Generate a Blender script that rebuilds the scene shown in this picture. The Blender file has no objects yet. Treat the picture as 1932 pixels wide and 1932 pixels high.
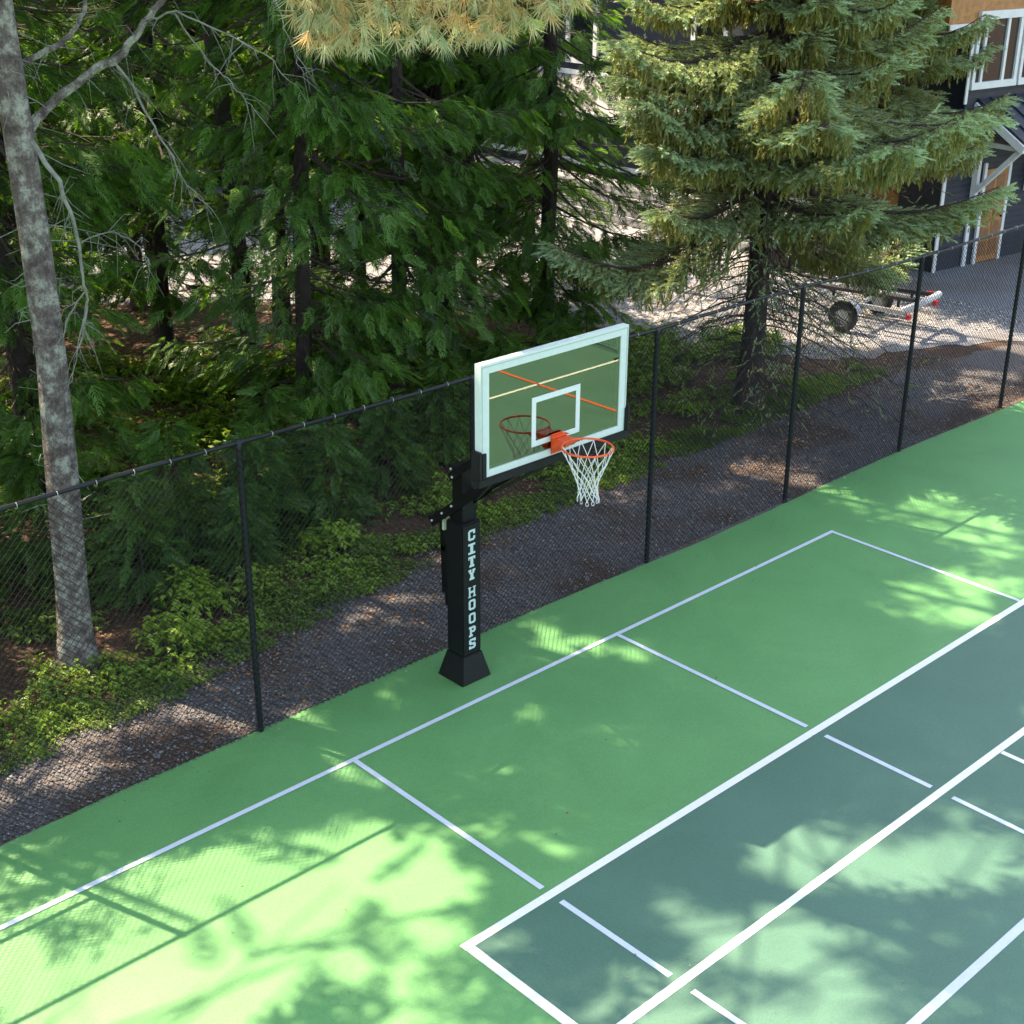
import bpy, math
import numpy as np
from mathutils import Vector, Matrix

SC = bpy.context.scene
COL = SC.collection
RNG = np.random.default_rng(7)

# ------------------------------------------------------------------ camera, world, sun, exposure
CAM = np.array([-8.4523, -8.4273, 7.55298]); YAW, PIT, ROL = 0.75366, -0.41548, 0.0056
F_ = np.array([math.sin(YAW)*math.cos(PIT), math.cos(YAW)*math.cos(PIT), math.sin(PIT)])
R0 = np.array([math.cos(YAW), -math.sin(YAW), 0.0]); U0 = np.cross(R0, F_)
R_ = math.cos(ROL)*R0 + math.sin(ROL)*U0; U_ = -math.sin(ROL)*R0 + math.cos(ROL)*U0
cd = bpy.data.cameras.new('camera'); cam = bpy.data.objects.new('camera', cd); COL.objects.link(cam)
cd.sensor_width = 36; cd.lens = 36*2667.69/1932; cd.clip_start = 0.1; cd.clip_end = 1000
cam.matrix_world = Matrix(((R_[0], U_[0], -F_[0], CAM[0]), (R_[1], U_[1], -F_[1], CAM[1]), (R_[2], U_[2], -F_[2], CAM[2]), (0, 0, 0, 1)))
SC.camera = cam
SUN = np.array([-0.68, 2.07, 3.02]); SUN = SUN/np.linalg.norm(SUN)
w = bpy.data.worlds.new('World'); SC.world = w; w.use_nodes = True
nt = w.node_tree; sky = nt.nodes.new('ShaderNodeTexSky'); sky.sky_type = 'NISHITA'; sky.sun_disc = False
sky.sun_elevation = math.asin(SUN[2]); sky.sun_rotation = math.atan2(SUN[0], SUN[1])
sky.air_density = 1.0; sky.dust_density = 1.5; sky.ozone_density = 1.0
hsv = nt.nodes.new('ShaderNodeHueSaturation'); hsv.inputs['Saturation'].default_value = 0.62; nt.links.new(sky.outputs[0], hsv.inputs['Color']); nt.links.new(hsv.outputs[0], nt.nodes['Background'].inputs[0]); nt.nodes['Background'].inputs[1].default_value = 0.15
ld = bpy.data.lights.new('sun', 'SUN'); ld.energy = 4.8; ld.angle = math.radians(0.55); ld.color = (1.0, 0.80, 0.57)
sun = bpy.data.objects.new('sun', ld); COL.objects.link(sun)
sun.rotation_euler = Vector(SUN).to_track_quat('Z', 'Y').to_euler(); sun.location = (0, 0, 40)
SC.view_settings.view_transform = 'Standard'; SC.view_settings.look = 'None'
SC.view_settings.exposure = 1.80; SC.view_settings.gamma = 1.0
SC.render.engine = 'CYCLES'
SC.cycles.max_bounces = 7; SC.cycles.diffuse_bounces = 3; SC.cycles.transparent_max_bounces = 8

# ------------------------------------------------------------------ materials
MATS = {}
def nodes_of(m):
    m.use_nodes = True; t = m.node_tree; return t, t.nodes, t.links
def mat(name, col, rough=0.6, spec=0.5, metal=0.0, noise=None, bump=0.0, bscale=60, var=0.25, coat=0.0):
    """plain surface with noise-driven colour variation (object-space)."""
    if name in MATS: return MATS[name]
    m = bpy.data.materials.new(name); t, N, L = nodes_of(m); b = N['Principled BSDF']
    b.inputs['Roughness'].default_value = rough; b.inputs['Metallic'].default_value = metal
    b.inputs['Specular IOR Level'].default_value = spec; b.inputs['Coat Weight'].default_value = coat
    tc = N.new('ShaderNodeTexCoord')
    if noise:
        n = N.new('ShaderNodeTexNoise'); n.inputs['Scale'].default_value = noise; n.inputs['Detail'].default_value = 6
        n.inputs['Roughness'].default_value = 0.65
        L.new(tc.outputs['Object'], n.inputs['Vector'])
        r = N.new('ShaderNodeValToRGB'); e = r.color_ramp.elements
        e[0].position = 0.3; e[1].position = 0.7
        e[0].color = (*[c*(1-var) for c in col], 1); e[1].color = (*[min(1, c*(1+var)) for c in col], 1)
        L.new(n.outputs['Fac'], r.inputs['Fac']); L.new(r.outputs['Color'], b.inputs['Base Color'])
    else:
        b.inputs['Base Color'].default_value = (*col, 1)
    if bump:
        n2 = N.new('ShaderNodeTexNoise'); n2.inputs['Scale'].default_value = bscale; n2.inputs['Detail'].default_value = 4
        L.new(tc.outputs['Object'], n2.inputs['Vector'])
        bp = N.new('ShaderNodeBump'); bp.inputs['Strength'].default_value = bump; bp.inputs['Distance'].default_value = 0.02
        L.new(n2.outputs['Fac'], bp.inputs['Height']); L.new(bp.outputs['Normal'], b.inputs['Normal'])
    MATS[name] = m; return m

def multi_mat(name, stops, scale, rough=0.9, detail=8, bump=0.4, bscale=40, big=None, bigcol=None, spec=0.3, dist=0.02):
    """ground-like surface: fine noise ramp plus a large patchy second colour."""
    m = bpy.data.materials.new(name); t, N, L = nodes_of(m); b = N['Principled BSDF']
    b.inputs['Roughness'].default_value = rough; b.inputs['Specular IOR Level'].default_value = spec
    tc = N.new('ShaderNodeTexCoord'); n = N.new('ShaderNodeTexNoise'); n.inputs['Scale'].default_value = scale
    n.inputs['Detail'].default_value = detail; n.inputs['Roughness'].default_value = 0.75; L.new(tc.outputs['Object'], n.inputs['Vector'])
    r = N.new('ShaderNodeValToRGB'); cr = r.color_ramp
    while len(cr.elements) < len(stops): cr.elements.new(0.5)
    for e, (p, c) in zip(cr.elements, stops): e.position = p; e.color = (*c, 1)
    L.new(n.outputs['Fac'], r.inputs['Fac']); out = r.outputs['Color']
    if big:
        n3 = N.new('ShaderNodeTexNoise'); n3.inputs['Scale'].default_value = big; n3.inputs['Detail'].default_value = 5
        L.new(tc.outputs['Object'], n3.inputs['Vector'])
        r3 = N.new('ShaderNodeValToRGB'); r3.color_ramp.elements[0].position = 0.48; r3.color_ramp.elements[1].position = 0.62
        L.new(n3.outputs['Fac'], r3.inputs['Fac'])
        mx = N.new('ShaderNodeMixRGB'); mx.inputs[2].default_value = (*bigcol, 1)
        L.new(r3.outputs['Color'], mx.inputs[0]); L.new(out, mx.inputs[1]); out = mx.outputs[0]
    L.new(out, b.inputs['Base Color'])
    v = N.new('ShaderNodeTexVoronoi'); v.inputs['Scale'].default_value = bscale; L.new(tc.outputs['Object'], v.inputs['Vector'])
    bp = N.new('ShaderNodeBump'); bp.inputs['Strength'].default_value = bump; bp.inputs['Distance'].default_value = dist
    L.new(v.outputs['Distance'], bp.inputs['Height']); L.new(bp.outputs['Normal'], b.inputs['Normal'])
    return m

def leaf_mat(name, dark, light, transl=0.35, gloss=0.04, tcol=None):
    """foliage: colour driven by the 'tint' attribute, part of the light passes through."""
    m = bpy.data.materials.new(name); t, N, L = nodes_of(m); N.remove(N['Principled BSDF'])
    a = N.new('ShaderNodeAttribute'); a.attribute_name = 'tint'
    r = N.new('ShaderNodeValToRGB'); r.color_ramp.elements[0].color = (*dark, 1); r.color_ramp.elements[1].color = (*light, 1)
    L.new(a.outputs['Fac'], r.inputs['Fac'])
    d = N.new('ShaderNodeBsdfDiffuse'); tr = N.new('ShaderNodeBsdfTranslucent'); g = N.new('ShaderNodeBsdfGlossy'); g.inputs['Roughness'].default_value = 0.45
    L.new(r.outputs['Color'], d.inputs['Color'])
    hs = N.new('ShaderNodeMixRGB'); hs.blend_type = 'MULTIPLY'; hs.inputs[0].default_value = 1.0
    hs.inputs[2].default_value = (*(tcol or (1.6, 1.5, 0.6)), 1); L.new(r.outputs['Color'], hs.inputs[1]); L.new(hs.outputs[0], tr.inputs['Color'])
    m1 = N.new('ShaderNodeMixShader'); m1.inputs[0].default_value = transl; L.new(d.outputs[0], m1.inputs[1]); L.new(tr.outputs[0], m1.inputs[2])
    m2 = N.new('ShaderNodeMixShader'); m2.inputs[0].default_value = gloss; L.new(m1.outputs[0], m2.inputs[1]); L.new(g.outputs[0], m2.inputs[2])
    L.new(m2.outputs[0], N['Material Output'].inputs['Surface'])
    return m

M_cedar = leaf_mat('cedar_foliage', (0.016, 0.044, 0.010), (0.165, 0.350, 0.055), 0.5, tcol=(1.9, 1.8, 0.5))
M_far = leaf_mat('far_foliage', (0.08, 0.14, 0.018), (0.34, 0.42, 0.05), 0.5, tcol=(1.6, 1.5, 0.5))  # paler yellow green than the cedars, a sunlit look put into the colour
M_spruce = leaf_mat('spruce_foliage', (0.220, 0.215, 0.028), (0.400, 0.570, 0.370), 0.3, tcol=(1.5, 1.4, 0.7))  # light end: blue green tips, lightened further to suggest sun on them
M_pine = leaf_mat('pine_needles', (0.68, 0.50, 0.22), (0.50, 0.66, 0.42), 0.4, 0.05, tcol=(1.3, 1.2, 0.9))
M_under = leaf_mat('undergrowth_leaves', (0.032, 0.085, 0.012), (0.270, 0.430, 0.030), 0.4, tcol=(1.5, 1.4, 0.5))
M_bark = mat('cedar_bark', (0.030, 0.024, 0.020), 0.9, noise=9, bump=0.6, bscale=30, var=0.45)
M_twig = mat('dead_twigs', (0.055, 0.042, 0.034), 0.9, noise=4, var=0.4)
M_bleach = mat('bleached_branch', (0.22, 0.23, 0.20), 0.85, noise=7, var=0.45, bump=0.3)

def pine_bark():
    m = bpy.data.materials.new('pine_bark'); t, N, L = nodes_of(m); b = N['Principled BSDF']; b.inputs['Roughness'].default_value = 0.95
    tc = N.new('ShaderNodeTexCoord'); mp = N.new('ShaderNodeMapping'); mp.inputs['Scale'].default_value = (1, 1, 0.45)
    L.new(tc.outputs['Object'], mp.inputs['Vector'])
    v = N.new('ShaderNodeTexVoronoi'); v.inputs['Scale'].default_value = 22; v.feature = 'DISTANCE_TO_EDGE'; L.new(mp.outputs[0], v.inputs['Vector'])
    n = N.new('ShaderNodeTexNoise'); n.inputs['Scale'].default_value = 5.5; n.inputs['Detail'].default_value = 9; n.inputs['Roughness'].default_value = 0.75; L.new(tc.outputs['Object'], n.inputs['Vector'])
    r = N.new('ShaderNodeValToRGB'); cr = r.color_ramp; cr.elements.new(0.55)
    for e, (p, c) in zip(cr.elements, ((0.40, (0.070, 0.056, 0.052)), (0.50, (0.15, 0.132, 0.122)), (0.60, (0.33, 0.35, 0.30)))): e.position = p; e.color = (*c, 1)
    L.new(n.outputs['Fac'], r.inputs['Fac'])
    r2 = N.new('ShaderNodeValToRGB'); r2.color_ramp.elements[0].color = (0.45, 0.42, 0.4, 1); r2.color_ramp.elements[1].position = 0.09
    L.new(v.outputs['Distance'], r2.inputs['Fac'])
    mx = N.new('ShaderNodeMixRGB'); mx.blend_type = 'MULTIPLY'; mx.inputs[0].default_value = 0.22; L.new(r.outputs[0], mx.inputs[1]); L.new(r2.outputs[0], mx.inputs[2])
    L.new(mx.outputs[0], b.inputs['Base Color'])
    bp = N.new('ShaderNodeBump'); bp.inputs['Strength'].default_value = 0.5; bp.inputs['Distance'].default_value = 0.02
    L.new(r2.outputs[0], bp.inputs['Height']); L.new(bp.outputs[0], b.inputs['Normal'])
    return m
M_pbark = pine_bark()

def court_mat(name, a, b_, rough=0.58):
    m = bpy.data.materials.new(name); t, N, L = nodes_of(m); b = N['Principled BSDF']
    b.inputs['Roughness'].default_value = rough; b.inputs['Specular IOR Level'].default_value = 0.75
    tc = N.new('ShaderNodeTexCoord')
    n = N.new('ShaderNodeTexNoise'); n.inputs['Scale'].default_value = 0.9; n.inputs['Detail'].default_value = 8; L.new(tc.outputs['Object'], n.inputs['Vector'])
    n2 = N.new('ShaderNodeTexNoise'); n2.inputs['Scale'].default_value = 75; n2.inputs['Detail'].default_value = 4; L.new(tc.outputs['Object'], n2.inputs['Vector'])
    mm = N.new('ShaderNodeMath'); mm.operation = 'MULTIPLY_ADD'; mm.inputs[1].default_value = 0.55; L.new(n2.outputs['Fac'], mm.inputs[0])
    m3 = N.new('ShaderNodeMath'); m3.operation = 'MULTIPLY'; m3.inputs[1].default_value = 0.5; n.inputs['Roughness'].default_value = 0.62; n.inputs['Distortion'].default_value = 0.6; L.new(n.outputs['Fac'], m3.inputs[0]); L.new(m3.outputs[0], mm.inputs[2])
    r = N.new('ShaderNodeValToRGB'); r.color_ramp.elements[0].position = 0.3; r.color_ramp.elements[1].position = 0.75
    r.color_ramp.elements[0].color = (*a, 1); r.color_ramp.elements[1].color = (*b_, 1)
    L.new(mm.outputs[0], r.inputs['Fac']); L.new(r.outputs[0], b.inputs['Base Color'])
    bp = N.new('ShaderNodeBump'); bp.inputs['Strength'].default_value = 0.25; bp.inputs['Distance'].default_value = 0.004
    L.new(n2.outputs['Fac'], bp.inputs['Height']); L.new(bp.outputs[0], b.inputs['Normal'])
    return m
M_court = court_mat('court_green', (0.076, 0.240, 0.070), (0.136, 0.368, 0.124))
M_inner = court_mat('court_blue_green', (0.040, 0.120, 0.078), (0.084, 0.196, 0.134))
M_line_w = mat('court_line_white', (0.86, 0.87, 0.88), 0.6, noise=30, var=0.05)
M_line_b = mat('court_line_pale_blue', (0.60, 0.68, 0.78), 0.6, noise=30, var=0.06)
M_line_o = mat('court_line_orange', (0.75, 0.13, 0.03), 0.6, noise=30, var=0.06)
M_soil = multi_mat('forest_soil', ((0.25, (0.030, 0.020, 0.013)), (0.5, (0.085, 0.052, 0.034)), (0.75, (0.19, 0.115, 0.07))), 14, bump=0.6, bscale=45)
M_strip = multi_mat('dark_gravel', ((0.3, (0.062, 0.056, 0.056)), (0.55, (0.155, 0.145, 0.148)), (0.8, (0.32, 0.305, 0.305))), 26, bump=1.0, bscale=38, big=0.8, bigcol=(0.10, 0.065, 0.045))
M_drive = multi_mat('driveway_gravel', ((0.3, (0.12, 0.125, 0.135)), (0.5, (0.24, 0.25, 0.27)), (0.75, (0.42, 0.43, 0.46))), 24, bump=0.7, bscale=36, big=0.55, bigcol=(0.22, 0.21, 0.20))
M_black = mat('black_powder_coat', (0.005, 0.005, 0.006), 0.42, 0.3, noise=40, var=0.3)
M_fence = mat('fence_black_vinyl', (0.008, 0.010, 0.014), 0.38, 0.35, noise=30, var=0.3)
M_pad = mat('pad_black_vinyl', (0.005, 0.006, 0.007), 0.5, 0.3, noise=12, var=0.3, bump=0.05)
M_boardframe = mat('board_frame_white', (0.62, 0.74, 0.70), 0.35, noise=20, var=0.05)
M_boardpaint = mat('board_white_print', (0.70, 0.80, 0.78), 0.3, noise=20, var=0.04)
M_orange = mat('rim_orange', (0.82, 0.085, 0.01), 0.35, noise=25, var=0.12, coat=0.3)
M_net = mat('net_white_cord', (0.75, 0.77, 0.76), 0.8, noise=60, var=0.12)
M_bolt = mat('bolt_zinc', (0.6, 0.62, 0.62), 0.3, metal=0.8, noise=50, var=0.1)
M_letter = mat('pad_letter_print', (0.50, 0.64, 0.64), 0.5, noise=50, var=0.08)
M_sidingdk = mat('siding_navy', (0.018, 0.022, 0.036), 0.6, noise=5, var=0.25)
M_trim = mat('house_trim_white', (0.66, 0.70, 0.70), 0.5, noise=6, var=0.08)
M_wood = mat('cedar_wood_cladding', (0.36, 0.17, 0.05), 0.5, noise=8, var=0.35)
M_metalroof = mat('metal_roof_dark', (0.020, 0.027, 0.045), 0.35, noise=5, var=0.2)
M_shingle = multi_mat('roof_shingle', ((0.3, (0.16, 0.155, 0.16)), (0.7, (0.30, 0.29, 0.29))), 20, bump=0.5, bscale=14)
M_stone = mat('retaining_stone', (0.24, 0.24, 0.25), 0.9, noise=6, var=0.35, bump=0.6, bscale=18)
M_winglass = mat('window_glass', (0.015, 0.02, 0.02), 0.04, spec=1.0, noise=2, var=0.2)
M_galv = mat('galvanised_steel', (0.50, 0.53, 0.56), 0.4, metal=0.6, noise=15, var=0.2)
M_tyre = mat('tyre_rubber', (0.018, 0.018, 0.018), 0.85, noise=30, var=0.3, bump=0.3)
M_red = mat('red_plastic', (0.65, 0.02, 0.02), 0.4, noise=10, var=0.15)
M_teal = mat('teal_plastic', (0.10, 0.38, 0.50), 0.4, noise=10, var=0.3)
M_litter = leaf_mat('dry_leaves', (0.10, 0.05, 0.025), (0.40, 0.23, 0.11), 0.2)
M_rock = leaf_mat('gravel_stone', (0.055, 0.053, 0.055), (0.40, 0.39, 0.40), 0.0, 0.03)
M_rocklt = leaf_mat('driveway_stone', (0.22, 0.21, 0.21), (0.60, 0.59, 0.58), 0.0, 0.03)

def glass_mat():
    m = bpy.data.materials.new('backboard_glass'); t, N, L = nodes_of(m); N.remove(N['Principled BSDF'])
    tr = N.new('ShaderNodeBsdfTransparent'); tr.inputs[0].default_value = (0.62, 0.72, 0.60, 1)
    g = N.new('ShaderNodeBsdfGlossy'); g.inputs['Roughness'].default_value = 0.012; g.inputs[0].default_value = (0.80, 0.86, 0.62, 1)
    fr = N.new('ShaderNodeFresnel'); fr.inputs['IOR'].default_value = 3.0
    n = N.new('ShaderNodeTexNoise'); n.inputs['Scale'].default_value = 1.1
    tc = N.new('ShaderNodeTexCoord'); L.new(tc.outputs['Object'], n.inputs['Vector'])
    bp = N.new('ShaderNodeBump'); bp.inputs['Strength'].default_value = 0.01; bp.inputs['Distance'].default_value = 0.02
    L.new(n.outputs[0], bp.inputs['Height'])
    mx = N.new('ShaderNodeMixShader'); L.new(fr.outputs[0], mx.inputs[0]); L.new(tr.outputs[0], mx.inputs[1]); L.new(g.outputs[0], mx.inputs[2])
    L.new(mx.outputs[0], N['Material Output'].inputs['Surface'])
    return m
M_glass = glass_mat()

# ------------------------------------------------------------------ object helpers
def meta(o, label=None, cat=None, group=None, kind=None):
    if label: o['label'] = label
    if cat: o['category'] = cat
    if group: o['group'] = group
    if kind: o['kind'] = kind
    return o
def thing(name, loc, label, cat, group=None):
    o = bpy.data.objects.new(name, None); COL.objects.link(o); o.location = loc; o.empty_display_size = 0.2
    return meta(o, label, cat, group)
def obj_np(name, V, polys, m, parent=None, smooth=False, tint=None):
    """polys: list of int arrays (n,k) with a constant k each."""
    me = bpy.data.meshes.new(name); V = np.asarray(V, np.float32)
    q = parent
    while q is not None: V = V - np.array(q.location, np.float32); q = q.parent
    me.vertices.add(len(V)); me.vertices.foreach_set('co', V.ravel())
    idx = np.concatenate([np.asarray(p).ravel() for p in polys]).astype(np.int32)
    tot = np.concatenate([np.full(len(p), np.asarray(p).shape[1]) for p in polys]).astype(np.int32)
    st = np.concatenate([[0], np.cumsum(tot)[:-1]]).astype(np.int32)
    me.loops.add(len(idx)); me.loops.foreach_set('vertex_index', idx)
    me.polygons.add(len(tot)); me.polygons.foreach_set('loop_start', st); me.polygons.foreach_set('loop_total', tot)
    me.polygons.foreach_set('use_smooth', np.full(len(tot), bool(smooth)))
    if tint is not None:
        at = me.attributes.new('tint', 'FLOAT', 'POINT'); at.data.foreach_set('value', np.asarray(tint, np.float32))
    me.update(calc_edges=True); me.validate()
    me.materials.append(m); o = bpy.data.objects.new(name, me); COL.objects.link(o)
    if parent is not None: o.parent = parent
    return o

class MB:
    """collects boxes, tubes and prisms into one mesh"""
    def __init__(s): s.V = []; s.F = {}; s.n = 0
    def add(s, V, F):
        V = np.asarray(V, float)
        for f in F: s.F.setdefault(len(f), []).append([i + s.n for i in f])
        s.V.append(V); s.n += len(V); return s
    def box(s, x0, x1, y0, y1, z0, z1):
        V = [(x, y, z) for z in (z0, z1) for y in (y0, y1) for x in (x0, x1)]
        return s.add(V, [(0, 2, 3, 1), (4, 5, 7, 6), (0, 1, 5, 4), (2, 6, 7, 3), (0, 4, 6, 2), (1, 3, 7, 5)])
    def hexa(s, b, t):
        return s.add(list(b) + list(t), [(3, 2, 1, 0), (4, 5, 6, 7), (0, 1, 5, 4), (1, 2, 6, 5), (2, 3, 7, 6), (3, 0, 4, 7)])
    def bar(s, a, b, w, h, up=(0, 0, 1)):
        a = np.array(a, float); b = np.array(b, float); d = b - a; d /= np.linalg.norm(d)
        r = np.cross(d, up); r /= np.linalg.norm(r); u = np.cross(r, d)
        q = [r*sx*w/2 + u*sy*h/2 for sx, sy in ((-1, -1), (1, -1), (1, 1), (-1, 1))]
        return s.hexa([a + k for k in q], [b + k for k in q])
    def tube(s, pts, rad, n=8, closed=False, caps=True):
        pts = np.asarray(pts, float); k = len(pts); rad = np.broadcast_to(rad, (k,))
        T = (np.roll(pts, -1, 0) - np.roll(pts, 1, 0)) if closed else np.gradient(pts, axis=0)
        T /= np.linalg.norm(T, axis=1)[:, None] + 1e-9
        ref = np.array([0.0, 0, 1]) if abs(T[0][2]) < 0.9 else np.array([1.0, 0, 0])
        V = []
        for i in range(k):
            a = np.cross(T[i], ref)
            if np.linalg.norm(a) < 1e-4: a = np.cross(T[i], (0.3, 1, 0.2))
            a /= np.linalg.norm(a); b = np.cross(T[i], a)
            for j in range(n):
                th = 2*math.pi*j/n; V.append(pts[i] + rad[i]*(math.cos(th)*a + math.sin(th)*b))
        F = []
        for i in range(k if closed else k-1):
            i2 = (i+1) % k
            for j in range(n): F.append((i*n+j, i*n+(j+1) % n, i2*n+(j+1) % n, i2*n+j))
        if not closed and caps: F.append(tuple(range(n))[::-1]); F.append(tuple((k-1)*n+j for j in range(n)))
        return s.add(V, F)
    def prism(s, poly, axis, a, b):
        """extrude 2-D polygon along an axis (0,1,2) from a to b"""
        n = len(poly); V = []
        for c in (a, b):
            for p in poly:
                q = list(p); q.insert(axis, c); V.append(q)
        F = [tuple(range(n))[::-1], tuple(range(n, 2*n))] + [(i, (i+1) % n, (i+1) % n+n, i+n) for i in range(n)]
        return s.add(V, F)
    def ball(s, c, r, n=6):
        V = []; F = []
        for i in range(n+1):
            for j in range(2*n):
                a = math.pi*i/n; b = math.pi*j/n
                V.append((c[0]+r*math.sin(a)*math.cos(b), c[1]+r*math.sin(a)*math.sin(b), c[2]+r*math.cos(a)))
        for i in range(n):
            for j in range(2*n): F.append((i*2*n+j, (i+1)*2*n+j, (i+1)*2*n+(j+1) % (2*n), i*2*n+(j+1) % (2*n)))
        return s.add(V, F)
    def build(s, name, m, parent=None, smooth=False, bevel=0.0):
        V = np.concatenate(s.V); o = obj_np(name, V, [np.array(f) for f in s.F.values()], m, parent, smooth)
        import bmesh
        bm = bmesh.new(); bm.from_mesh(o.data); bmesh.ops.recalc_face_normals(bm, faces=bm.faces[:])
        if bevel: bmesh.ops.bevel(bm, geom=bm.edges[:], offset=bevel, segments=2, affect='EDGES', clamp_overlap=True)
        bm.to_mesh(o.data); bm.free()
        if smooth or bevel:
            for p in o.data.polygons: p.use_smooth = True
            try: o.data.set_sharp_from_angle(angle=math.radians(35))
            except Exception: pass
        return o

def sheet(name, poly, z, m, label=None, noise=0.0, seg=0.15, kind='structure', thick=0.0):
    pts = []
    n = len(poly)
    for i in range(n):
        a = np.array(poly[i], float); b = np.array(poly[(i+1) % n], float); L = np.linalg.norm(b-a)
        k = max(1, int(L/seg)) if noise else 1
        for j in range(k):
            q = a + (b-a)*j/k
            if noise and j: q = q + RNG.normal(0, noise, 2)
            pts.append(q)
    P = np.array(pts); V = np.c_[P, np.full(len(P), z)]
    o = obj_np(name, V, [np.arange(len(P))[None]], m)
    if o.data.polygons[0].normal.z < 0: o.data.flip_normals()
    meta(o, label, None, None, kind)
    return o

# ------------------------------------------------------------------ ground, court and lines
G = 400
N_ = 41
gx = np.linspace(-G, G, N_); gxx, gyy = np.meshgrid(gx, gx)
V = np.c_[gxx.ravel(), gyy.ravel(), np.full(N_*N_, -0.012)]
ii = np.arange((N_-1)*N_).reshape(N_-1, N_)[:, :-1].ravel()
meta(obj_np('ground', V, [np.c_[ii, ii+1, ii+N_+1, ii+N_]], M_soil), 'brown forest soil under the trees behind the fence', kind='structure')
sheet('gravel_strip', [(-14, 1.5), (13, 1.45), (16, 2.2), (15.3, 3.5), (12.4, 3.9), (8, 3.95), (5, 3.9), (2, 3.75), (0, 3.55), (-1.3, 3.35), (-2.5, 3.2), (-4.1, 3.0), (-8, 2.8), (-14, 2.9)], -0.006, M_strip, 'dark grey gravel strip between court edge and trees', 0.05)
sheet('driveway', [(11.8, 5.3), (13.2, 4.6), (15.2, 3.7), (18, 1.2), (40, -3), (40, 9), (17.2, 9.2), (17.2, 19), (14, 25), (8, 27.5), (0, 28), (-10, 27), (-12, 22), (2, 18.5), (6, 15.6), (9.2, 11.8), (10.5, 8.6), (11.3, 6.6)], -0.002, M_drive, 'pale gravel driveway running from the house behind the trees', 0.12, 0.3)
sheet('concrete_apron', [(20.9, 6.2), (24.5, 5.7), (24.5, 7.1), (20.9, 7.18)], 0.003, mat('apron_concrete', (0.20, 0.20, 0.20), 0.9, noise=3, var=0.2), 'grey concrete apron below the house wall', 0.01)
edge = [(-16, 1.81), (-4.84, 1.82), (-3.56, 1.86), (-2.9, 1.85), (-0.94, 1.86), (0.23, 1.87), (2.3, 1.83), (4.5, 1.76), (7.5, 1.81), (9.0, 1.83), (12.4, 1.73), (24, 1.7)]
sheet('court', edge + [(24, -16), (-16, -16)], 0.006, M_court, 'green painted sports court', 0.004, 0.3)
YA, YB, YC, XA, XS, XN = -1.847, -3.24, -4.669, -2.729, 2.822, 9.16
sheet('court_inner_area', [(XA, YA), (21.05, YA), (21.05, -12.8), (XA, -12.8)], 0.0095, M_inner, 'blue green inner playing area')
def line(name, p, q, wid, m, z, label):
    p = np.array(p, float); q = np.array(q, float); d = (q-p)/np.linalg.norm(q-p); n = np.array([-d[1], d[0]])*wid/2
    return sheet(name, [p-n, q-n, q+n, p+n], z, m, label)
W, B = M_line_w, M_line_b
ZL = 0.013
line('court_line', (XA-.045, YA), (21.1, YA), 0.080, W, ZL, 'thick white doubles sideline bordering the green margin')
line('court_line', (XA, YA-.046), (XA, -12.8), 0.085, W, ZL, 'white baseline at the near end of the blue green area')
line('court_line', (XA+.043, YB), (21.0, YB), 0.076, W, ZL, 'white singles sideline inside the sideline')
line('court_line', (XA+.043, YC), (21.0, YC), 0.076, M_line_b, ZL, 'pale sideline nearest the bottom right corner')
line('court_line', (XS, YB-.044), (XS, -11.4), 0.06, W, ZL, 'short white service line meeting the singles sideline at right')
line('court_line', (XS, -7.56), (XN, -7.56), 0.06, W, 0.0175, 'white centre service line beyond the frame')
line('court_line', (7.15, -4.9), (7.15, -16), 0.06, M_line_o, 0.0175, 'orange basketball line beyond the frame')
line('court_line', (-9, 0.812), (5.89, 0.812), 0.055, B, ZL, 'pale blue basketball baseline in front of the hoop')
for s, nm in ((-1.816, 'left'), (1.816, 'right')):
    for y0, y1 in ((0.784, YA+.10), (YA-.12, YB+.10), (YB-.12, YC+.10), (YC-.12, -5.8)):
        line('court_line', (s, y0), (s, y1), 0.055, B, ZL, 'pale blue %s key line segment crossing the white lines' % nm)
# three point arc
rc = 6.02; cy0 = -0.39
pts = [(5.86, 0.784)]
a0 = math.acos(5.86/rc)
for a in np.linspace(a0, math.pi/2, 40): pts.append((rc*math.cos(a), cy0 - rc*math.sin(a)))
P = np.array(pts); T = np.gradient(P, axis=0); T /= np.linalg.norm(T, axis=1)[:, None]; Nn = np.c_[-T[:, 1], T[:, 0]]*0.0275
V = np.r_[np.c_[P+Nn, np.full(len(P), ZL-.0015)], np.c_[P-Nn, np.full(len(P), ZL-.0015)]]; k = len(P); i = np.arange(9)
o = obj_np('court_line', V, [np.c_[i, i+1, i+1+k, i+k]], B); meta(o, 'pale blue three point line curving away from the baseline', kind='structure')
if o.data.polygons[0].normal.z < 0: o.data.flip_normals()

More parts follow.
